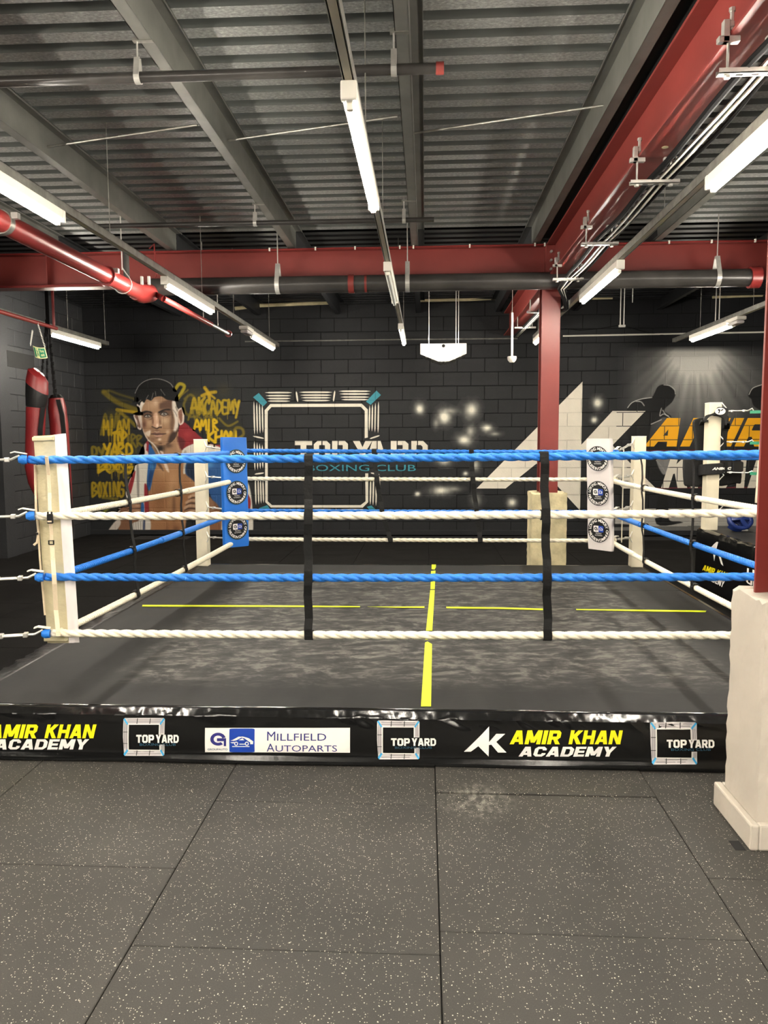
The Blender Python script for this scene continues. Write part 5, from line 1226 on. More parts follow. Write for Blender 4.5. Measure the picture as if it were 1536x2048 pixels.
sprint(font_text('A', .428, .482, .05, .38) + font_text('UTOPARTS', .490, .912, .05, .31), fm_, 'sponsor_lettering', 'pnavy', .0035)
# left skirt: bulging wrinkled vinyl
v = []; NY = 330; pr_ = [(0.035, .258), (0.022, .2655), (0.0, .2645), (-.03, .261), (-.06, .256), (-.09, .250), (-.12, .242), (-.15, .228), (-.17, .19), (-.175, .1), (-.165, .01)]
for dxx, z in pr_:
    for i in range(NY + 1):
        y = RY0 - .01 + (RY1 - RY0 + .03) * i / NY; w = mnoise.noise((y * 9 + dxx * 14, dxx * 5, 5)) + .6 * mnoise.noise((y * 26 - dxx * 30, dxx * 9, 2))
        v.append((RX0 + dxx - (.016 * w if dxx < -.01 else 0), y, z + (.013 * w if dxx < -0.01 and z > .2 else 0)))
MB().add(v, [(j * (NY + 1) + i, j * (NY + 1) + i + 1, (j + 1) * (NY + 1) + i + 1, (j + 1) * (NY + 1) + i) for j in range(len(pr_) - 1) for i in range(NY)]).build('side_skirt', 'rubberedge', ring, smooth=True)
MB().box(RX1 - .03, RX1 + .004, RY0, RY1, .004, RZ + .001).build('side_skirt', 'blacklvinyl', ring, bevel=.004)
MB().box(RX0 + .03, RX1 - .03, RY1 - .03, RY1 + .004, .004, RZ + .001).build('rear_skirt', 'blacklvinyl', ring, bevel=.004)
# yellow tape
TZ = RZ + .0035
def tape(pts, lift=0):
    q = [PZ(px, py, TZ + lift) for px, py in pts]; n = len(q)
    b = MB().add([tuple(p) for p in q] + [(p[0], p[1], p[2] - .0015) for p in q], [tuple(range(n)), tuple(range(2 * n - 1, n - 1, -1))] + [(i, i + n, (i + 1) % n + n, (i + 1) % n) for i in range(n)])
    b.build('tape_strip', 'yellowtape', ring)
tape([(863, 1138), (863.5, 1129), (872, 1129), (872, 1134), (869, 1139)]); tape([(861, 1178), (862, 1142), (871, 1141), (869.5, 1178)])
tape([(852, 1261), (860.5, 1180), (869.5, 1180), (864.5, 1261)]); tape([(850.5, 1279), (851.5, 1273), (863, 1273), (862, 1275), (855, 1279)])
tape([(842, 1412), (850, 1285), (855, 1283), (864, 1288), (862, 1412)])
tape([(284, 1212.6), (285, 1209.6), (560, 1210.6), (720, 1212.2), (720, 1214), (560, 1213.6)]); tape([(735, 1213), (780, 1213), (849, 1212.6), (849, 1215.6), (790, 1215)])
tape([(892, 1213.2), (1000, 1214.6), (1086, 1217), (1086, 1220), (1000, 1217.4), (893, 1216.2)]); tape([(1152, 1217.8), (1300, 1219.4), (1413, 1221), (1411, 1224), (1300, 1222.6), (1153, 1219.6)])

# ---- corner posts
def post(label, x, y, z0, z1, w=.118, toward=(1, -1), zs=()):
    t = thing('corner_post', label, 'ring post', (x, y, z0), 'ring corner posts')
    MB().box(x - w / 2, x + w / 2, y - w / 2, y + w / 2, z0, z1).build('shaft', 'cream', t, bevel=.006, seg=2)
    MB().box(x - w / 2 - .001, x + w / 2 + .001, y - w / 2 - .001, y + w / 2 + .001, z1 - .004, z1 + .004).build('cap', 'white', t, bevel=.003)
    for z in zs:
        ex = np.array([toward[0] * w / 2, toward[1] * w / 2, 0]); c_ = np.array([x, y, z]) + ex * .95
        tip = c_ + np.array([toward[0], toward[1], 0]) * .035
        MB().tube([c_ + (0, 0, .055), tip, c_ - (0, 0, .055)], .006, 8).build('rope_bracket', 'white', t)
    return t
PFL = PZ(411, 1129, RZ); PFR = PZ(1268, 1131, RZ)
pz_top_l = PY(411, 879, PFL[1])[2]; pz_top_r = PY(1274, 873, PFR[1])[2]
ROPZ_F = [PY(300, y, 4.0)[2] for y in (918, 1031, 1154, 1267)]
ROPZ_FR = [PY(1490, y, 4.0)[2] for y in (909, 1027, 1154, 1271)]
RYF, RYB = 4.0, 7.78
ROPZ_BL = [PY(500, y, RYB)[2] for y in (901, 957, 1021, 1078)]; ROPZ_BR = [PY(1165, y, RYB)[2] for y in (904, 959, 1024, 1081)]
post('cream corner post behind the blue corner pad', PFL[0], PFL[1] - .06, RZ, pz_top_l, .118, (1, -1), [PY(418, y, PFL[1])[2] for y in (893, 952, 1012, 1071)])
post('cream corner post behind the white far corner pad', PFR[0], PFR[1] - .06, RZ, pz_top_r, .122, (-1, -1), [PY(1264, y, PFR[1])[2] for y in (886, 949, 1010, 1071)])
post('cream corner post at the near left ring corner', RX0 + .02, RY0 + .17, RZ, 1.62, .118, (1, 1), ROPZ_F)
post('cream corner post at the near right ring corner beyond the column', RX1 - .11, RY0 + .11, RZ, 1.62, .118, (-1, 1), ROPZ_FR)

# ---- ropes
def rope_mesh(pts, R, lay=.21, n=24, step=.012, sign=1):
    P = np.array(pts, float); seg = np.linalg.norm(np.diff(P, axis=0), axis=1); s = np.concatenate([[0], np.cumsum(seg)]); L = s[-1]
    m = int(L / step); t = np.linspace(0, L, m + 1); C = np.stack([np.interp(t, s, P[:, k]) for k in range(3)], 1)
    T = np.gradient(C, axis=0); T /= np.linalg.norm(T, axis=1)[:, None]; up = np.array([0, 0, 1.0])
    A = up - T * (T @ up)[:, None]; A /= np.linalg.norm(A, axis=1)[:, None]; B = np.cross(T, A)
    a = np.linspace(0, 2 * math.pi, n, endpoint=False); fa = (a + math.pi / 3) % (2 * math.pi / 3) - math.pi / 3; lob = R * (.37 * np.cos(fa) + np.sqrt(.63 ** 2 - (.37 * np.sin(fa)) ** 2))
    ph = a[None] + sign * 2 * math.pi * t[:, None] / lay
    V = C[:, None] + lob[None, :, None] * (np.cos(ph)[..., None] * A[:, None] + np.sin(ph)[..., None] * B[:, None])
    b = MB(); b.add(V.reshape(-1, 3).tolist(), [(i * n + k, i * n + (k + 1) % n, (i + 1) * n + (k + 1) % n, (i + 1) * n + k) for i in range(m) for k in range(n)] + [tuple(range(n))[::-1], tuple(m * n + k for k in range(n))]); return b
XL, XR_ = PY(62, 915, RYF)[0], 1.90
BXL, BXR = PY(470, 950, RYB)[0], PY(1228, 950, RYB)[0]
order = ['top', 'second', 'third', 'bottom']
FRONT = []; REAR = []; LEFT = []; RIGHT = []
for k in range(4):
    colr = 'bluerope' if k % 2 == 0 else 'whiterope'; cn = 'blue' if k % 2 == 0 else 'white'
    xl = PY((62, 72, 84, 92)[k], 1000, RYF)[0]
    sag = lambda a, c, s_: [np.array(a) + (np.array(c) - np.array(a)) * q - np.array([0, 0, s_ * 4 * q * (1 - q)]) for q in np.linspace(0, 1, 24)]
    P = sag((xl, RYF, ROPZ_F[k] - .002), (XR_, RYF, ROPZ_FR[k] + .004), .006); FRONT.append(P)
    o = rope_mesh(P, .0225).build('ring_rope', colr, smooth=False); tag(o, f'thick twisted {cn} rope, {order[k]} of four along the near side of the ring', 'rope', 'ring ropes')
    o.data.polygons.foreach_set('use_smooth', [True] * len(o.data.polygons))
    P = sag((BXL, RYB, ROPZ_BL[k]), (BXR, RYB, ROPZ_BR[k]), .004); REAR.append(P)
    o = rope_mesh(P, .0215, .20, 18, .016).build('ring_rope', colr); tag(o, f'twisted {cn} rope, {order[k]} of four along the far side of the ring', 'rope', 'ring ropes')
    o.data.polygons.foreach_set('use_smooth', [True] * len(o.data.polygons))
    for side, xa, xb, za, zb_, store in (('left', xl + .02, BXL, ROPZ_F[k] - .01, ROPZ_BL[k] - .02, LEFT), ('right', XR_, BXR, ROPZ_FR[k] - .01, ROPZ_BR[k] - .02, RIGHT)):
        P = sag((xa, RYF + .03, za), (xb, RYB + .01, zb_), .012); store.append(P)
        o = rope_mesh(P, .0215, .07 if side == 'left' else .10, 18, .010).build('ring_rope', colr); tag(o, f'{cn} rope, {order[k]} of four along the {side} side of the ring', 'rope', 'ring ropes')
        o.data.polygons.foreach_set('use_smooth', [True] * len(o.data.polygons))
        q0 = {('left', 0): 5, ('left', 1): 14, ('left', 2): 10, ('left', 3): 13, ('right', 0): 5, ('right', 1): 18, ('right', 2): 17, ('right', 3): 18}[(side, k)]
        MB().tube(P[q0:], .024, 14).build('rope_sleeve', colr, o, smooth=True)
# ---- turnbuckles at the visible corners
def turnbuckle(label, a, c, z_a, z_c, wrap, group='rope turnbuckles'):
    a, c = np.array([a[0], a[1], z_a]), np.array([c[0], c[1], z_c]); d = c - a; L = np.linalg.norm(d); d /= L; s_ = np.cross(d, (0, 0, 1.0)); s_ /= np.linalg.norm(s_)
    t = thing('turnbuckle', label, 'turnbuckle', tuple(a), group)
    b0, b1 = a + d * L * .34, a + d * L * .78
    for k in (-1, 1): MB().tube([b0 + s_ * .013 * k, b1 + s_ * .013 * k], .006, 8).build('body_bar', 'zinc', t)
    for q in (b0, b1): MB().obox(q, d * .012, s_ * .02, (0, 0, .012)).build('body_end', 'zinc', t, bevel=.003)
    MB().tube([a - d * .0, a + d * .01 + np.array((0, 0, .02)), a + d * .05, b0 + d * .03], .007, 8).build('hook', 'zinc', t)
    MB().tube([b1 - d * .02, c - d * .01, c], .007, 8).build('eye_rod', 'zinc', t)
    if wrap:
        MB().tube([a - d * .028, a - d * .005, a + d * .014], [.024, .026, .016], 12).build('rope_thimble', wrap, t, smooth=True)
        MB().strap([a - d * .03 + np.array((0, 0, .03)), a + d * .03 + np.array((0, 0, .042)), a + d * .05 + np.array((0, 0, .036))], s_, .03, .006).build('cable_tie', 'white', t)
    return t
for k in range(4):
    colr = 'bluerope' if k % 2 == 0 else 'whiterope'
    xl = FRONT[k][0][0]
    turnbuckle(f'zinc turnbuckle holding the {order[k]} rope at the near left corner', (xl - .03, RYF - .025), (RX0 + .08, RYF - .10), ROPZ_F[k], ROPZ_F[k], 'bluerope')
    tb_ = turnbuckle(f'zinc turnbuckle behind the blue pad, {order[k]} of four', (BXL - .03, RYB + .03), (PFL[0] + .09, PFL[1] - .15), ROPZ_BL[k], PY(418, (893, 952, 1012, 1071)[k], PFL[1])[2], colr)
    turnbuckle(f'zinc turnbuckle behind the white pad, {order[k]} of four', (BXR + .03, RYB + .03), (PFR[0] - .09, PFR[1] - .15), ROPZ_BR[k], PY(1264, (886, 949, 1010, 1071)[k], PFR[1])[2], colr)
for k in range(4): turnbuckle(f'zinc turnbuckle holding the {order[k]} rope at the near right corner', (XR_ + .03, RYF - .025), (RX1 - .17, RY0 + .17), ROPZ_FR[k], ROPZ_FR[k], 'bluerope')
p, q = (BXR + .09, RYB + .0, ROPZ_BR[0] + .02), (BXR + .09, RYB + .0, ROPZ_BR[3] - .02)
tag(MB().tube([p, q], .006, 6).build('lacing_cord', 'whiterope'), 'thin white vertical cord beside the white far corner pad', 'cord')

# ---- black rope ties
def tie(label, pts, wdir, w=.044, off=(0, 0, 0), R=.026, group='black rope ties'):
    t = thing('rope_tie', label, 'strap', tuple(pts[-1]), group); o_ = np.array(off, float)
    top, bot = np.array(pts[0]), np.array(pts[-1]); path = [top + o_ * .2 + (0, 0, R), top + o_ + (0, 0, R * .6)]
    for i in range(len(pts) - 1):
        a, c = np.array(pts[i]), np.array(pts[i + 1])
        for f_ in (0, .12, .3, .5, .7, .88): path.append(a + (c - a) * f_ + o_ * (1.0 if f_ in (0, .12, .88) else .72) + np.array(wdir) * .003 * math.sin(9 * f_ + i))
    path += [bot + o_ + (0, 0, -R * .6), bot + o_ * .2 + (0, 0, -R)]
    MB().strap(path, wdir, w, .003).build('strap', 'blackweb', t)
    for p in pts:
        p = np.array(p); b = MB(); nn = 14; wd = np.array(wdir, float); other = np.cross(wd, (0, 0, 1.0))
        loop = [p + R * (math.cos(a) * other + math.sin(a) * np.array((0, 0, 1.0))) for a in np.linspace(0, 2 * math.pi, nn)]
        b.strap(loop, wdir, w * 1.02, .0035).build('loop', 'blackweb', t)
    return t
def on_path(P, px=None, py=None, axis=0, val=None):
    P = np.array(P); return np.array([np.interp(val, P[:, axis] if P[0, axis] < P[-1, axis] else P[::-1, axis], P[:, k] if P[0, axis] < P[-1, axis] else P[::-1, k]) for k in range(3)])
def front_tie(label, pxs):
    tie(label, [on_path(FRONT[k], axis=0, val=PY(px, 1000, RYF)[0]) for k, px in enumerate(pxs)], (1, 0, 0), .044, (0, -.026, 0))
front_tie('wide black strap tying the near ropes, left one', (619.5, 617, 615, 614.5)); front_tie('wide black strap tying the near ropes, right one', (1086, 1090, 1095, 1098.5))
def rear_tie(label, pxs):
    tie(label, [on_path(REAR[k], axis=0, val=PY(px, 1000, RYB)[0]) for k, px in enumerate(pxs)], (1, 0, 0), .046, (0, -.026, 0))
rear_tie('narrow black strap tying the far ropes, left one', (749, 754, 764, 781)); rear_tie('narrow black strap tying the far ropes, right one', (942, 945, 953, 961))
def side_tie(label, P4, pxs):
    pts = []
    for k, px in enumerate(pxs):
        P = np.array(P4[k]); us = []
        for p in P:
            w = p - _O; c = np.array([_X @ w * 0, 0, 0]); cc = _X * w[0] + _Y * w[1] + _Z * w[2]; us.append(768 + FPX * cc[0] / cc[2])
        us = np.array(us); o_ = np.argsort(us); pts.append(np.array([np.interp(px, us[o_], P[o_, j]) for j in range(3)]))
    tie(label, pts, (0, 1, 0), .044, (.026 if P4 is LEFT else -.026, 0, 0), .030)
side_tie('black strap tying the left ropes, near one', LEFT, (242, 252, 262, 270)); side_tie('black strap tying the left ropes, far one', LEFT, (354, 356, 361, 367))
side_tie('black strap tying the right ropes, near one', RIGHT, (1393, 1393, 1389, 1391)); side_tie('black strap tying the right ropes, far one', RIGHT, (1288, 1290, 1290, 1293))

# ---- corner pads
def pad(label, c, nrm, w, t_, z0, z1, m, lean=(0, 0), prints=0, first_z=(), R=.117):
    nrm = np.array([nrm[0], nrm[1], 0.0]); nrm /= np.linalg.norm(nrm); side = np.cross((0, 0, 1.0), nrm)   # side: to the right when seen from the front
    root = thing('corner_pad', label, 'corner pad', (c[0], c[1], z0), 'ring corner pads'); lean = np.array([lean[0], lean[1], 0.0])
    def P(u, d, z): return np.array([c[0], c[1], 0]) + side * u + nrm * d + lean * ((z - z0) / (z1 - z0)) + np.array((0, 0, z))
    nz = 26; prof = []
    for u, d in rrect(-w / 2, -t_ / 2, w / 2, t_ / 2, .018, 3): prof.append((u, d))
    v = []; f = []; m_ = len(prof)
    for iz in range(nz + 1):
        z = z0 + (z1 - z0) * iz / nz; e = .97 if iz in (0, nz) else 1.0
        for u, d in prof:
            bul = .006 * math.sin(iz * .9 + u * 8) * (1 if d > 0 else .3) + (.008 * mnoise.noise((u * 6, z * 5, c[0]))if d > 0 else 0)
            v.append(P(u * e, d * e + bul * (.5 if iz not in (0, nz) else 0), z + .006 * math.sin(u * 14 + c[0])))
    f = [(iz * m_ + k, iz * m_ + (k + 1) % m_, (iz + 1) * m_ + (k + 1) % m_, (iz + 1) * m_ + k) for iz in range(nz) for k in range(m_)]
    f += [tuple(range(m_))[::-1], tuple(nz * m_ + k for k in range(m_))]
    MB().add(v, f).build('cushion', m, root, smooth=True)
    for z in first_z:
        base = t_ / 2 + .008
        fn = lambda off: (lambda u, w_: tuple(P(u, base + off, z + w_)))
        r = MB().extrude(disc(0, 0, R, 48), lambda u, w_, tt: tuple(P(u, base + tt, z + w_)), -.006, 0).build('roundel', 'pblack', root)
        flat(tri_of(arc_band(0, 0, R * .985, R * 1.03, 0, 2 * math.pi, 44)), fn(.0008), 'roundel_rim', 'pslate' if m == 'bluevinyl' else 'pgrey', r)
        flat(arc_text('IN LOVING MEMORY OF', 0, 0, R * .80, R * .22, math.pi / 2 + .10, 3.9) + arc_text('HUSSEIN DAMANI', 0, 0, R * .80, R * .22, -math.pi / 2, 2.25, True), fn(.0012), 'circle_lettering', 'pwhite', r)
        flat(tri_of([rrect(-R * .46, -R * .14, 0, R * .36, R * .08), [(-R * .1, -R * .14), (0, -R * .14), (0, R * .36), (-R * .1, R * .36)]]), fn(.0010), 'white_tile', 'pwhite', r)
        flat(tri_of([rrect(0, -R * .14, R * .46, R * .36, R * .08), [(0, -R * .14), (R * .1, -R * .14), (R * .1, R * .36), (0, R * .36)]]), fn(.0010), 'blue_tile', 'pblue', r)
        g = arc_band(-R * .23, R * .12, R * .08, R * .15, .4, 5.3, 14) + [[(-R * .24, R * .14), (-R * .07, R * .14), (-R * .07, -R * .02), (-R * .13, -R * .02), (-R * .13, R * .07), (-R * .24, R * .07)]]
        flat(tri_of(g), fn(.0016), 'letter_emblem', 'pblack', r)
        cr = [line(R * .08, R * .02, R * .40, R * .02, R * .03), line(R * .08, R * .12, R * .16, R * .22, R * .04), line(R * .16, R * .22, R * .28, R * .20, R * .04), line(R * .28, R * .20, R * .40, R * .10, R * .04)] + arc_band(R * .15, R * .07, R * .02, R * .045, 0, 6.28, 10) + arc_band(R * .32, R * .07, R * .02, R * .045, 0, 6.28, 10)
        flat(tri_of(cr), fn(.0016), 'car_symbol', 'pwhite', r)
        flat(font_text('MILLFIELD', -R * .26, R * .26, -R * .30, -R * .20) + font_text('AUTOPARTS', -R * .34, R * .34, -R * .46, -R * .36), fn(.0012), 'small_lettering', 'pwhite', r)
    return root, P
PY_ = 7.62
bc0, bc1 = PY(467, 875, PY_), PY(472, 1095, PY_)
pad('blue corner pad with three black roundels at the far left corner', (bc1[0], PY_), (.72, -.70), .285, .062, bc1[2] + .008, bc0[2], 'bluevinyl', (bc0[0] - bc1[0], 0), 3, [PY(468, y, PY_)[2] for y in (922.5, 985, 1055)])
wc0, wc1 = PY(1199, 877, PY_), PY(1202, 1101, PY_)
pad('white corner pad with three black roundels at the far right corner', (wc1[0], PY_), (-.72, -.70), .275, .06, wc1[2] + .008, wc0[2], 'whitevinyl', (wc0[0] - wc1[0], 0), 3, [PY(1200, y, PY_)[2] for y in (917, 986.5, 1060)], .122)
# near left pad, seen from behind: cream cloth back, straps with buckle
def corner(px, py, y): return PY(px, py, y)
A0, A1 = PY(67, 872, 4.16), PY(95, 1286, 4.16)        # outer far-left edge of the back, top and bottom
K0, K1 = PY(109, 870, 4.04), PY(138, 1286, 4.04)      # back right edge
W0, W1 = PY(132, 867, 4.08), PY(159, 1285, 4.08)      # white side edge
np_ = thing('corner_pad', 'white corner pad with cream cloth back and buckled strap at the near left corner', 'corner pad', tuple(A1), 'ring corner pads')
nz = 30
def strip(e0, e1, f0, f1, thick, name, m, amp, nu=8):
    nrm = np.cross(np.array(f0) - np.array(e0), (0, 0, 1.0)); nrm /= np.linalg.norm(nrm); v = []
    for layer in (0, 1):
        for iz in range(nz + 1):
            t = iz / nz; a = np.array(e1) + (np.array(e0) - np.array(e1)) * t; c = np.array(f1) + (np.array(f0) - np.array(f1)) * t
            for k in range(nu + 1):
                u = k / nu; p = a + (c - a) * u
                w = amp * (mnoise.noise((u * 2.2, t * 11 + u * 3, 3 + amp * 100)) + .5 * mnoise.noise((u * 4, t * 27, 9))) * (1 if 0 < k < nu else .25)
                v.append(tuple(p + nrm * (w if layer == 0 else -thick)))
    n = nu + 1; L = n * (nz + 1); f = []
    for iz in range(nz):
        for k in range(nu):
            i = iz * n + k; f += [(i, i + 1, i + n + 1, i + n), (L + i, L + i + n, L + i + n + 1, L + i + 1)]
    for iz in range(nz):
        i = iz * n; f += [(i, i + n, L + i + n, L + i), (i + nu, L + i + nu, L + i + nu + n, i + nu + n)]
    for k in range(nu): f += [(k, L + k, L + k + 1, k + 1), (nz * n + k, nz * n + k + 1, L + nz * n + k + 1, L + nz * n + k)]
    MB().add(v, f).build(name, m, np_, smooth=True); return nrm
nb_back = strip(A0, A1, K0, K1, .05, 'cloth_back', 'canvascloth', .010)
strip(K0, K1, W0, W1, .05, 'vinyl_side', 'whitevinyl', .004)
cen = lambda u, t: (np.array(A1) + (np.array(A0) - np.array(A1)) * t) * (1 - u) + (np.array(K1) + (np.array(K0) - np.array(K1)) * t) * u
MB().obox(cen(.5, .985) + nb_back * .006, (np.array(K0) - np.array(A0)) * .5, (0, 0, .012), nb_back * .006).build('top_hem', 'canvascloth', np_, bevel=.004)
MB().obox(cen(.5, .03) + nb_back * .012, (np.array(K1) - np.array(A1)) * .5, (0, 0, .022), nb_back * .010).build('bottom_hem', 'canvascloth', np_, bevel=.004)
sd = (np.array(K0) - np.array(A0)); sd /= np.linalg.norm(sd)
def at_px(px, py, y=3.955): return np.array(PY(px, py, y))
MB().strap([at_px(93, 913), at_px(97, 950, 4.0), at_px(99, 985, 4.0), at_px(100, 1022, 3.96)], (1, 0, 0), .019, .003).build('strap', 'webbing', np_)
MB().strap([at_px(101, 1048, 3.985), at_px(103, 1070, 4.0), at_px(103, 1082, 4.0)], (1, 0, 0), .017, .003).build('strap', 'webbing', np_)
MB().strap([at_px(104, 1088, 4.0), at_px(106, 1120, 3.99), at_px(108, 1150, 3.955), at_px(109, 1168, 3.955), at_px(112, 1220, 4.0), at_px(116, 1262, 3.96), at_px(117, 1272, 3.955)], (1, 0, 0), .024, .003).build('strap', 'webbing', np_)
bk = MB(); c_ = at_px(100, 1036, 3.965); bk.box(c_[0] - .016, c_[0] + .016, c_[1] - .006, c_[1] + .006, c_[2] - .03, c_[2] + .022); bk.box(c_[0] - .014, c_[0] - .006, c_[1] - .006, c_[1] + .006, c_[2] + .02, c_[2] + .034); bk.box(c_[0] + .006, c_[0] + .014, c_[1] - .006, c_[1] + .006, c_[2] + .02, c_[2] + .034)
bk.build('buckle', 'blackplastic', np_, bevel=.003); MB().box(c_[0] - .011, c_[0] + .011, c_[1] - .008, c_[1] - .004, c_[2] - .022, c_[2] - .014).build('buckle_webbing', 'webbing', np_)
c_ = at_px(102.5, 1085, 3.995); b = MB()
for q in ((-.015, .015, .008, .012), (-.015, .015, -.012, -.008), (-.015, -.011, -.012, .012), (.011, .015, -.012, .012)): b.box(c_[0] + q[0], c_[0] + q[1], c_[1] - .004, c_[1] + .004, c_[2] + q[2], c_[2] + q[3])
b.build('slider', 'blackplastic', np_)
MB().tube([at_px(70, 930, 4.15), at_px(72, 1015, 4.13), at_px(77, 1065, 4.12), at_px(74, 1085, 4.12), at_px(68, 1090, 4.12)], .007, 6).build('lace', 'webbing', np_); MB().tube([at_px(75, 1040, 4.15), at_px(80, 1120, 4.13), at_px(90, 1230, 4.12)], .006, 6).build('lace', 'webbing', np_)
MB().box(at_px(75, 1067, 4.12)[0] - .008, at_px(75, 1067, 4.12)[0] + .008, 4.11, 4.13, at_px(75, 1067, 4.12)[2] - .006, at_px(75, 1067, 4.12)[2] + .006).build('lace_clip', 'blackplastic', np_)
# red pad mostly hidden by the column
r0, r1 = PY(1516, 856, 4.20), PY(1508, 1168, 4.20)
pad('red corner pad at the near right corner, mostly behind the red column', (r1[0] + .115, 4.20), (-.7, .72), .30, .06, .53, r0[2], 'redvinyl', (r0[0] - r1[0], 0))

# ================================================================== second, raised ring on the right
C2 = PY(1398, 1060, 8.46); Q0, QY, QZ = C2[0], 8.46, PY(1405, 1057, 8.46)[2]
r2 = thing('ring_platform', 'second higher boxing ring platform with black printed skirt at the right', 'boxing ring', (Q0 + 2, QY - 2, 0))
MB().box(Q0 + .03, Q0 + 5, QY - 4.6, QY - .02, .003, QZ - .015).build('frame', 'shadowgap', r2)
MB().box(Q0 + .02, Q0 + 5.02, QY - 4.62, QY, QZ - .015, QZ).build('canvas_panel', 'canvas', r2, bevel=.006)
v = []; NYY = 160; pz_ = [(0.05, QZ + .004), (.015, QZ + .006), (-.01, QZ - .012), (-.018, QZ - .05), (-.02, QZ * .7), (-.02, QZ * .4), (-.02, .1), (-.01, .01)]
def s2x(y, z): return Q0 - .02 + .012 * mnoise.noise((y * 3.2, z * 3, 2)) * min(1, (z) / .2) + .008 * mnoise.noise((y * 9, z * 9, 5)) * max(0, min(1, (z - .42) / .1))
for dxx, z in pz_:
    for i in range(NYY + 1):
        y = QY + .015 - 4.6 * i / NYY; v.append((s2x(y, z) + dxx + .02, y, z + (.012 * mnoise.noise((y * 6, z * 8, 1)) if z > QZ - .06 else 0)))
sk2 = MB().add(v, [(j * (NYY + 1) + i, j * (NYY + 1) + i + 1, (j + 1) * (NYY + 1) + i + 1, (j + 1) * (NYY + 1) + i) for j in range(len(pz_) - 1) for i in range(NYY)]).build('side_skirt', 'blacklvinyl', r2, smooth=True)
def s2f(pts):                                   # quad of pixels on the skirt -> mapping
    q = [PX(px, py, Q0 - .02) for px, py in pts]
    def f(u, w_):
        p = (q[0] * (1 - u) + q[1] * u) * w_ + (q[3] * (1 - u) + q[2] * u) * (1 - w_); return (s2x(p[1], p[2]) - .006, p[1], p[2])
    return f
C5 = lambda x, y: (1160 + x / 4.085, 1000 + y / 4.085)
flat(tri_of([[(.70, 1), (.48, 0), (.40, .38), (.22, .30), (0, .28), (.60, .98)], [(.56, .42), (.80, .66), (1, .70), (.78, .36)], [(.72, .44), (.86, .40), (1.0, .03), (.88, .06)]]), s2f([C5(1040, 298), C5(1180, 365), C5(1172, 545), C5(1040, 460)]), 'monogram', 'pwhite', sk2)
flat(block_text('AMIR', 0, .5, 0, 1, .2) + block_text('KHAN', .55, 1.12, 0, 1, .2), s2f([C5(1012, 528), C5(1225, 600), C5(1210, 655), C5(1005, 572)]), 'yellow_lettering', 'pyellow', sk2)
flat(block_text('ACADEMY', 0, 1, 0, 1, .2), s2f([C5(1026, 592), C5(1190, 665), C5(1180, 718), C5(1020, 636)]), 'white_lettering', 'pwhite', sk2)
flat(block_text('LIN', 0, 1, 0, 1), s2f([C5(1368, 555), C5(1480, 588), C5(1480, 660), C5(1368, 612)]), 'white_lettering', 'pwhite', sk2)
flat(block_text('OR', 0, 1, 0, 1), s2f([C5(1364, 625), C5(1470, 680), C5(1470, 740), C5(1364, 672)]), 'white_lettering', 'pwhite', sk2)
PP = (PY(1418, 1060, 8.36)[0], 8.36)
pt_top = PY(1422, 806, 8.36)[2]
post('cream corner post of the raised ring carrying the black body protector', PP[0], PP[1], QZ, pt_top, .132, (1, -1), [PY(1432, y, 8.3)[2] for y in (816, 883, 950, 1012)])
cpx = (PY(1519, 900, 8.1)[0])
cp = pad('cream corner pad of the raised ring beside the red column', (cpx + .02, 8.05), (.7, -.7), .22, .06, PY(1508, 1006, 8.05)[2], PY(1519, 794, 8.05)[2], 'cream', (.04, 0))
for k, (py, lab) in enumerate(((822, 'top'), (884, 'second'), (945, 'third'))):
    z = PY(1460, py, 8.2)[2]; a = PY(1505, py, 8.12); turnbuckle(f'zinc turnbuckle of the raised ring, {lab}', (a[0], 8.10), (PP[0] + .10, PP[1] - .10), z, z, None, 'raised ring turnbuckles')
    p = PY(1507, py + 2, 8.06); tag(MB().strap([(p[0] - .03, 8.07, p[2]), (p[0] + .02, 8.03, p[2]), (p[0] + .12, 7.99, p[2])], (0, 0, 1), .03, .008).build('rope_end', 'greensign'), f'green rope end on the cream pad of the raised ring, {lab}', 'rope')

# ---- black body protector hung on that post
VY = 8.50
vest = thing('body_protector', 'black padded body protector hung round the post of the raised ring', 'body protector', (PP[0], VY, 1.4))
C8 = lambda x, y, yy=VY: PY(1360 + x / 6.824, 780 + y / 6.824, yy)
def panel(pts, y0, t_, name, m='blackfoam', amp=.012):
    P = [C8(a, c, y0) for a, c in pts]; sp = smooth_poly([(p[0], p[2]) for p in P], 3)
    MB().extrude([tuple(q) for q in sp], lambda u, w_, tt: (u, y0 + tt, w_), 0, t_).build(name, m, vest, bevel=.012, seg=2)
panel([(185, 440), (240, 390), (330, 380), (350, 420), (345, 560), (330, 700), (320, 900), (310, 1290), (130, 1310), (65, 1280), (55, 960), (110, 930), (215, 880), (205, 640)], VY, .05, 'left_panel')
panel([(480, 400), (560, 360), (660, 350), (672, 420), (650, 640), (640, 860), (800, 920), (845, 1000), (840, 1260), (780, 1275), (470, 1270), (470, 700)], VY + .005, .05, 'right_panel')
panel([(300, 560), (500, 560), (500, 1260), (300, 1280)], VY + .02, .04, 'back_panel')
cl = [C8(a, c, 8.24) for a, c in ((330, 395), (365, 345), (470, 312), (520, 240), (560, 232), (660, 258), (652, 330), (645, 470), (622, 475), (600, 400), (560, 372), (500, 352), (430, 352), (385, 385), (345, 445))]
MB().extrude([tuple(q) for q in smooth_poly([(p[0], p[2]) for p in cl], 3)], lambda u, w_, tt: (u, 8.24 + tt, w_), 0, .03).build('collar', 'blackfoam', vest, bevel=.004)
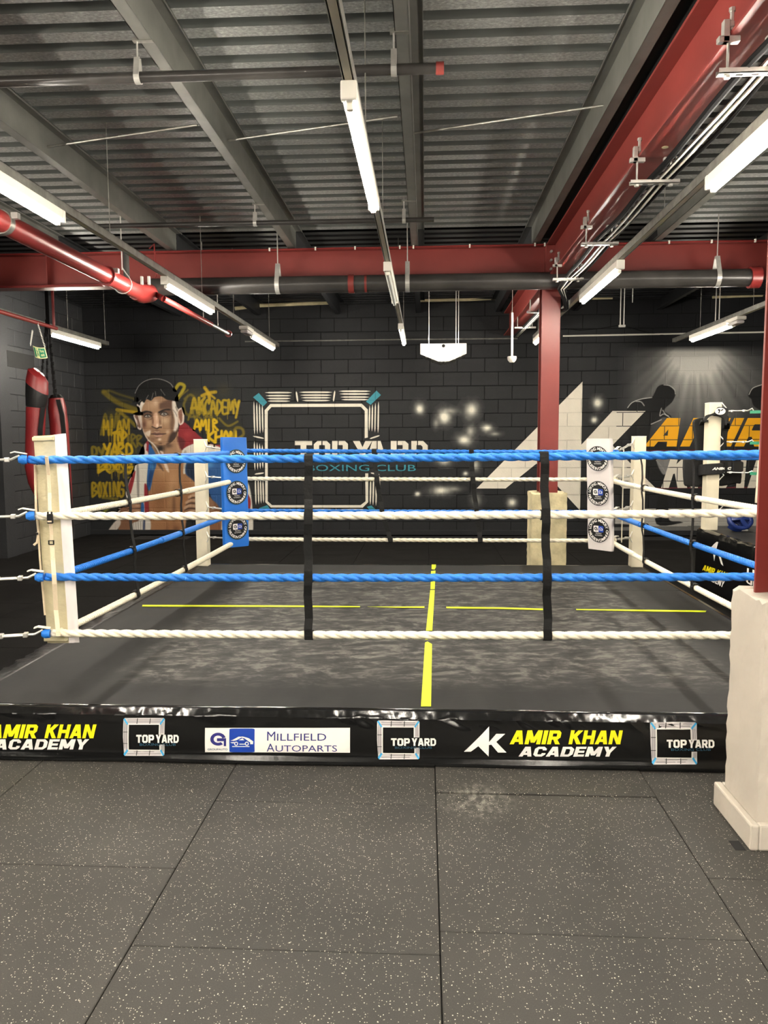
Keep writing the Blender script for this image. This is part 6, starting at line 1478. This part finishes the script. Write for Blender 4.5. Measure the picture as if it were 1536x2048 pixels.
for a_, c_ in (((345, 420), (300, 470)), ((640, 440), (640, 520))):
    p, q = C8(*a_, 8.27), C8(*c_, 8.49); MB().strap([tuple(p), tuple((p + q) / 2 + np.array((0, 0, .02))), tuple(q)], (1, 0, 0), .06, .02).build('shoulder_strap', 'blackfoam', vest)
lp = C8(552, 290, 8.225)
collar_patch = MB().extrude(disc(lp[0], lp[2], .052, 24, .036), lambda u, w_, tt: (u, 8.225 + tt, w_), 0, .012).build('collar_patch', 'pwhite', vest)
flat(tri_of([[(lp[0] - .025, lp[2] - .02), (lp[0] - .012, lp[2] - .022), (lp[0] + .0, lp[2] + .016), (lp[0] - .008, lp[2] + .018)], [(lp[0] + .006, lp[2] + .0), (lp[0] + .03, lp[2] + .016), (lp[0] + .022, lp[2] + .024), (lp[0] + .002, lp[2] + .01)], disc(lp[0] - .018, lp[2] + .014, .010, 10)]), lambda u, w_: (u, 8.223, w_), 'collar_mark', 'pblack', vest)
bl = [C8(a, c, yy) for a, c, yy in ((255, 1100, 8.49), (290, 1092, 8.34), (340, 1085, 8.27), (500, 1075, 8.26), (700, 1060, 8.27), (800, 1050, 8.34), (835, 1045, 8.46))]
belt = MB().strap([tuple(p) for p in bl], (0, 0, 1), .115, .018).build('belt', 'blackfoam', vest, bevel=.005)
f_b = lambda u, w_: (lambda p: (p[0], p[1] - .016, p[2] + 0))(C8(430 + 265 * u, 1092 - 36 * w_ - 6 * u, 8.262))
flat(font_text('RINGSIDE' if False else 'ANBOC', 0, 1, 0, 1, .05, .25), f_b, 'belt_lettering', 'pwhite', belt)
bb = C8(765, 1050, 8.28); MB().box(bb[0] - .05, bb[0] + .06, 8.235, 8.275, bb[2] - .055, bb[2] + .055).build('belt_buckle', 'blackplastic', vest, bevel=.008)
sl = [C8(a, c, 8.24) for a, c in ((600, 560), (622, 800), (630, 1000), (628, 1140))]
MB().strap([tuple(p) for p in sl], (1, 0, 0), .03, .004).build('hanging_strap', 'blackweb', vest)
# ---- blue headguard lying on the raised ring
hc = PY(1477, 1061, 8.22); hgx, hgy = hc[0], 8.22; hz = QZ
hg = thing('headguard', 'blue boxing headguard lying on the raised ring canvas', 'headguard', (hgx, hgy, hz))
hn = np.array((0.10, -.78, .62)); hn /= np.linalg.norm(hn); ha = np.array((1.0, .10, 0)); ha -= hn * (ha @ hn); ha /= np.linalg.norm(ha); hb = np.cross(hn, ha)
hO = np.array((hgx, hgy, hz + .105))
def hp(a, r1, r2, d=0): return hO + ha * r1 * math.cos(a) + hb * r2 * math.sin(a) + hn * d
T2 = np.linspace(0, 2 * math.pi, 33)[:-1]
MB().tube([hp(a, .118, .092, .02 + .012 * math.cos(2 * a)) for a in T2], .022, 12, closed=True).build('face_rim', 'blueguard', hg, smooth=True)
v = []; f = []; nr = 9
for k in range(nr):
    t = k / (nr - 1) * 1.35; 
    for a in T2: v.append(tuple(hp(a, .122 * math.cos(t) + .004, .098 * math.cos(t) + .004, .02 - .11 * math.sin(t))))
f = [(k * 32 + i, k * 32 + (i + 1) % 32, (k + 1) * 32 + (i + 1) % 32, (k + 1) * 32 + i) for k in range(nr - 1) for i in range(32) if not (k in (2, 3) and i % 8 in (2, 3, 4))]
sh_ = MB().add(v, f).build('shell', 'blueguard', hg, smooth=True); md = sh_.modifiers.new('thickness', 'SOLIDIFY'); md.thickness = .012
MB().strap([tuple(hp(math.pi * .98, .11, .09, .03)), tuple(hO + hn * .045 + hb * .012), tuple(hp(0.15, .11, .09, .03))], tuple(hb), .042, .014).build('brow_strap', 'blueguard', hg, smooth=True)
MB().strap([tuple(hp(math.pi * .62, .11, .09, .03)), tuple(hO + hn * .04 + ha * .01), tuple(hp(-math.pi * .36, .11, .09, .03))], tuple(ha), .045, .014).build('chin_strap', 'blueguard', hg, smooth=True)
MB().strap([tuple(hp(a, .128, .104, -.015)) for a in np.linspace(-2.7, -.35, 14)], tuple(hn), .05, .016).build('cheek_pad', 'blueguard', hg, smooth=True)
q = hp(-1.3, .13, .108, -.012); MB().obox(q + np.array((0, -.008, 0)), ha * .032, hn * .010, hb * .004).build('white_label', 'pwhite', hg)

# ================================================================== punch bags, left
def bag(label, axis, rads, cols, name='punch_bag', slant=()):
    t = thing(name, label, 'punch bag', tuple(axis[-1]), 'punch bags by the left wall')
    segs = cols
    for (i0, i1, nm, m) in segs:
        b = MB().tube(axis[i0:i1 + 1], rads[i0:i1 + 1], 22)
        if nm in slant: b.v = [(x, y, z - (x - axis[3][0]) * .62 * min(1, max(0, (z - axis[4][2]) / (axis[2][2] - axis[4][2])))) for x, y, z in b.v]
        b.build(nm, m, t, smooth=True)
    return t
GYB = 9.0
g = lambda px, py, y=GYB: tuple(PY(px, py, y))
r_ = lambda w: w * GYB / FPX / 2
ax1 = [g(78, 739), g(76, 748), g(74, 775), g(73, 800), g(72, 815), g(71, 850), g(70, 900), g(71, 935), g(73, 965), g(78, 998)]
b1 = bag('left red punch bag with black band and slanted red top', ax1, [r_(20), r_(38), r_(42), r_(41), r_(38), r_(37), r_(37), r_(40), r_(32), r_(10)], [(0, 2, 'red_top', 'bagred'), (2, 4, 'black_band', 'bagblack'), (4, 9, 'red_body', 'bagred')], slant=('red_top', 'black_band'))
MB().strap([tuple(np.array(g(92, 815)) - (0, .07, 0)), tuple(np.array(g(88, 860)) - (0, .09, 0)), tuple(np.array(g(90, 940)) - (0, .08, 0))], (1, 0, 0), .05, .02).build('side_panel', 'bagblack', b1)
ax2 = [g(111, 790, 9.25), g(112, 797, 9.25), g(114, 815, 9.25), g(118, 850, 9.25), g(121, 900, 9.25), g(126, 960, 9.25), g(132, 1010, 9.25), g(138, 1050, 9.25), g(140, 1062, 9.25)]
b2 = bag('right red punch bag with black side panel behind the near corner pad', ax2, [r_(20), r_(30), r_(36), r_(37), r_(37), r_(34), r_(26), r_(14), r_(4)], [(0, 1, 'black_rim', 'bagblack'), (1, 8, 'red_body', 'bagred')])
MB().strap([tuple(np.array(g(124, 800, 9.25)) - (0, .10, 0)), tuple(np.array(g(131, 830, 9.25)) - (0, .09, 0)), tuple(np.array(g(137, 900, 9.25)) - (0, .08, 0)), tuple(np.array(g(143, 1000, 9.25)) - (0, .05, 0)), tuple(np.array(g(144, 1055, 9.25)))], (1, 0, 0), .05, .02).build('side_panel', 'bagblack', b2)
for bb_, lst in ((b1, (((84, 745), (93, 640)), ((94, 768), (95, 645)))), (b2, (((109, 792), (100, 690)), ((113, 795), (98, 650))))):
    for p, q in lst:
        a = np.array(g(*p, 9.1)); c = np.array(g(*q, 9.1)); n = 16; bch = MB()
        for k in range(n):
            cc = a + (c - a) * (k + .5) / n; bch.box(cc[0] - (.012 if k % 2 else .005), cc[0] + (.012 if k % 2 else .005), cc[1] - (.005 if k % 2 else .012), cc[1] + (.005 if k % 2 else .012), cc[2] - .024, cc[2] + .024)
        bch.build('chain', 'cableblack', bb_)
        MB().tube([c, (c[0], c[1], DECK_Z)], .008, 6).build('hanging_strap', 'cableblack', bb_)
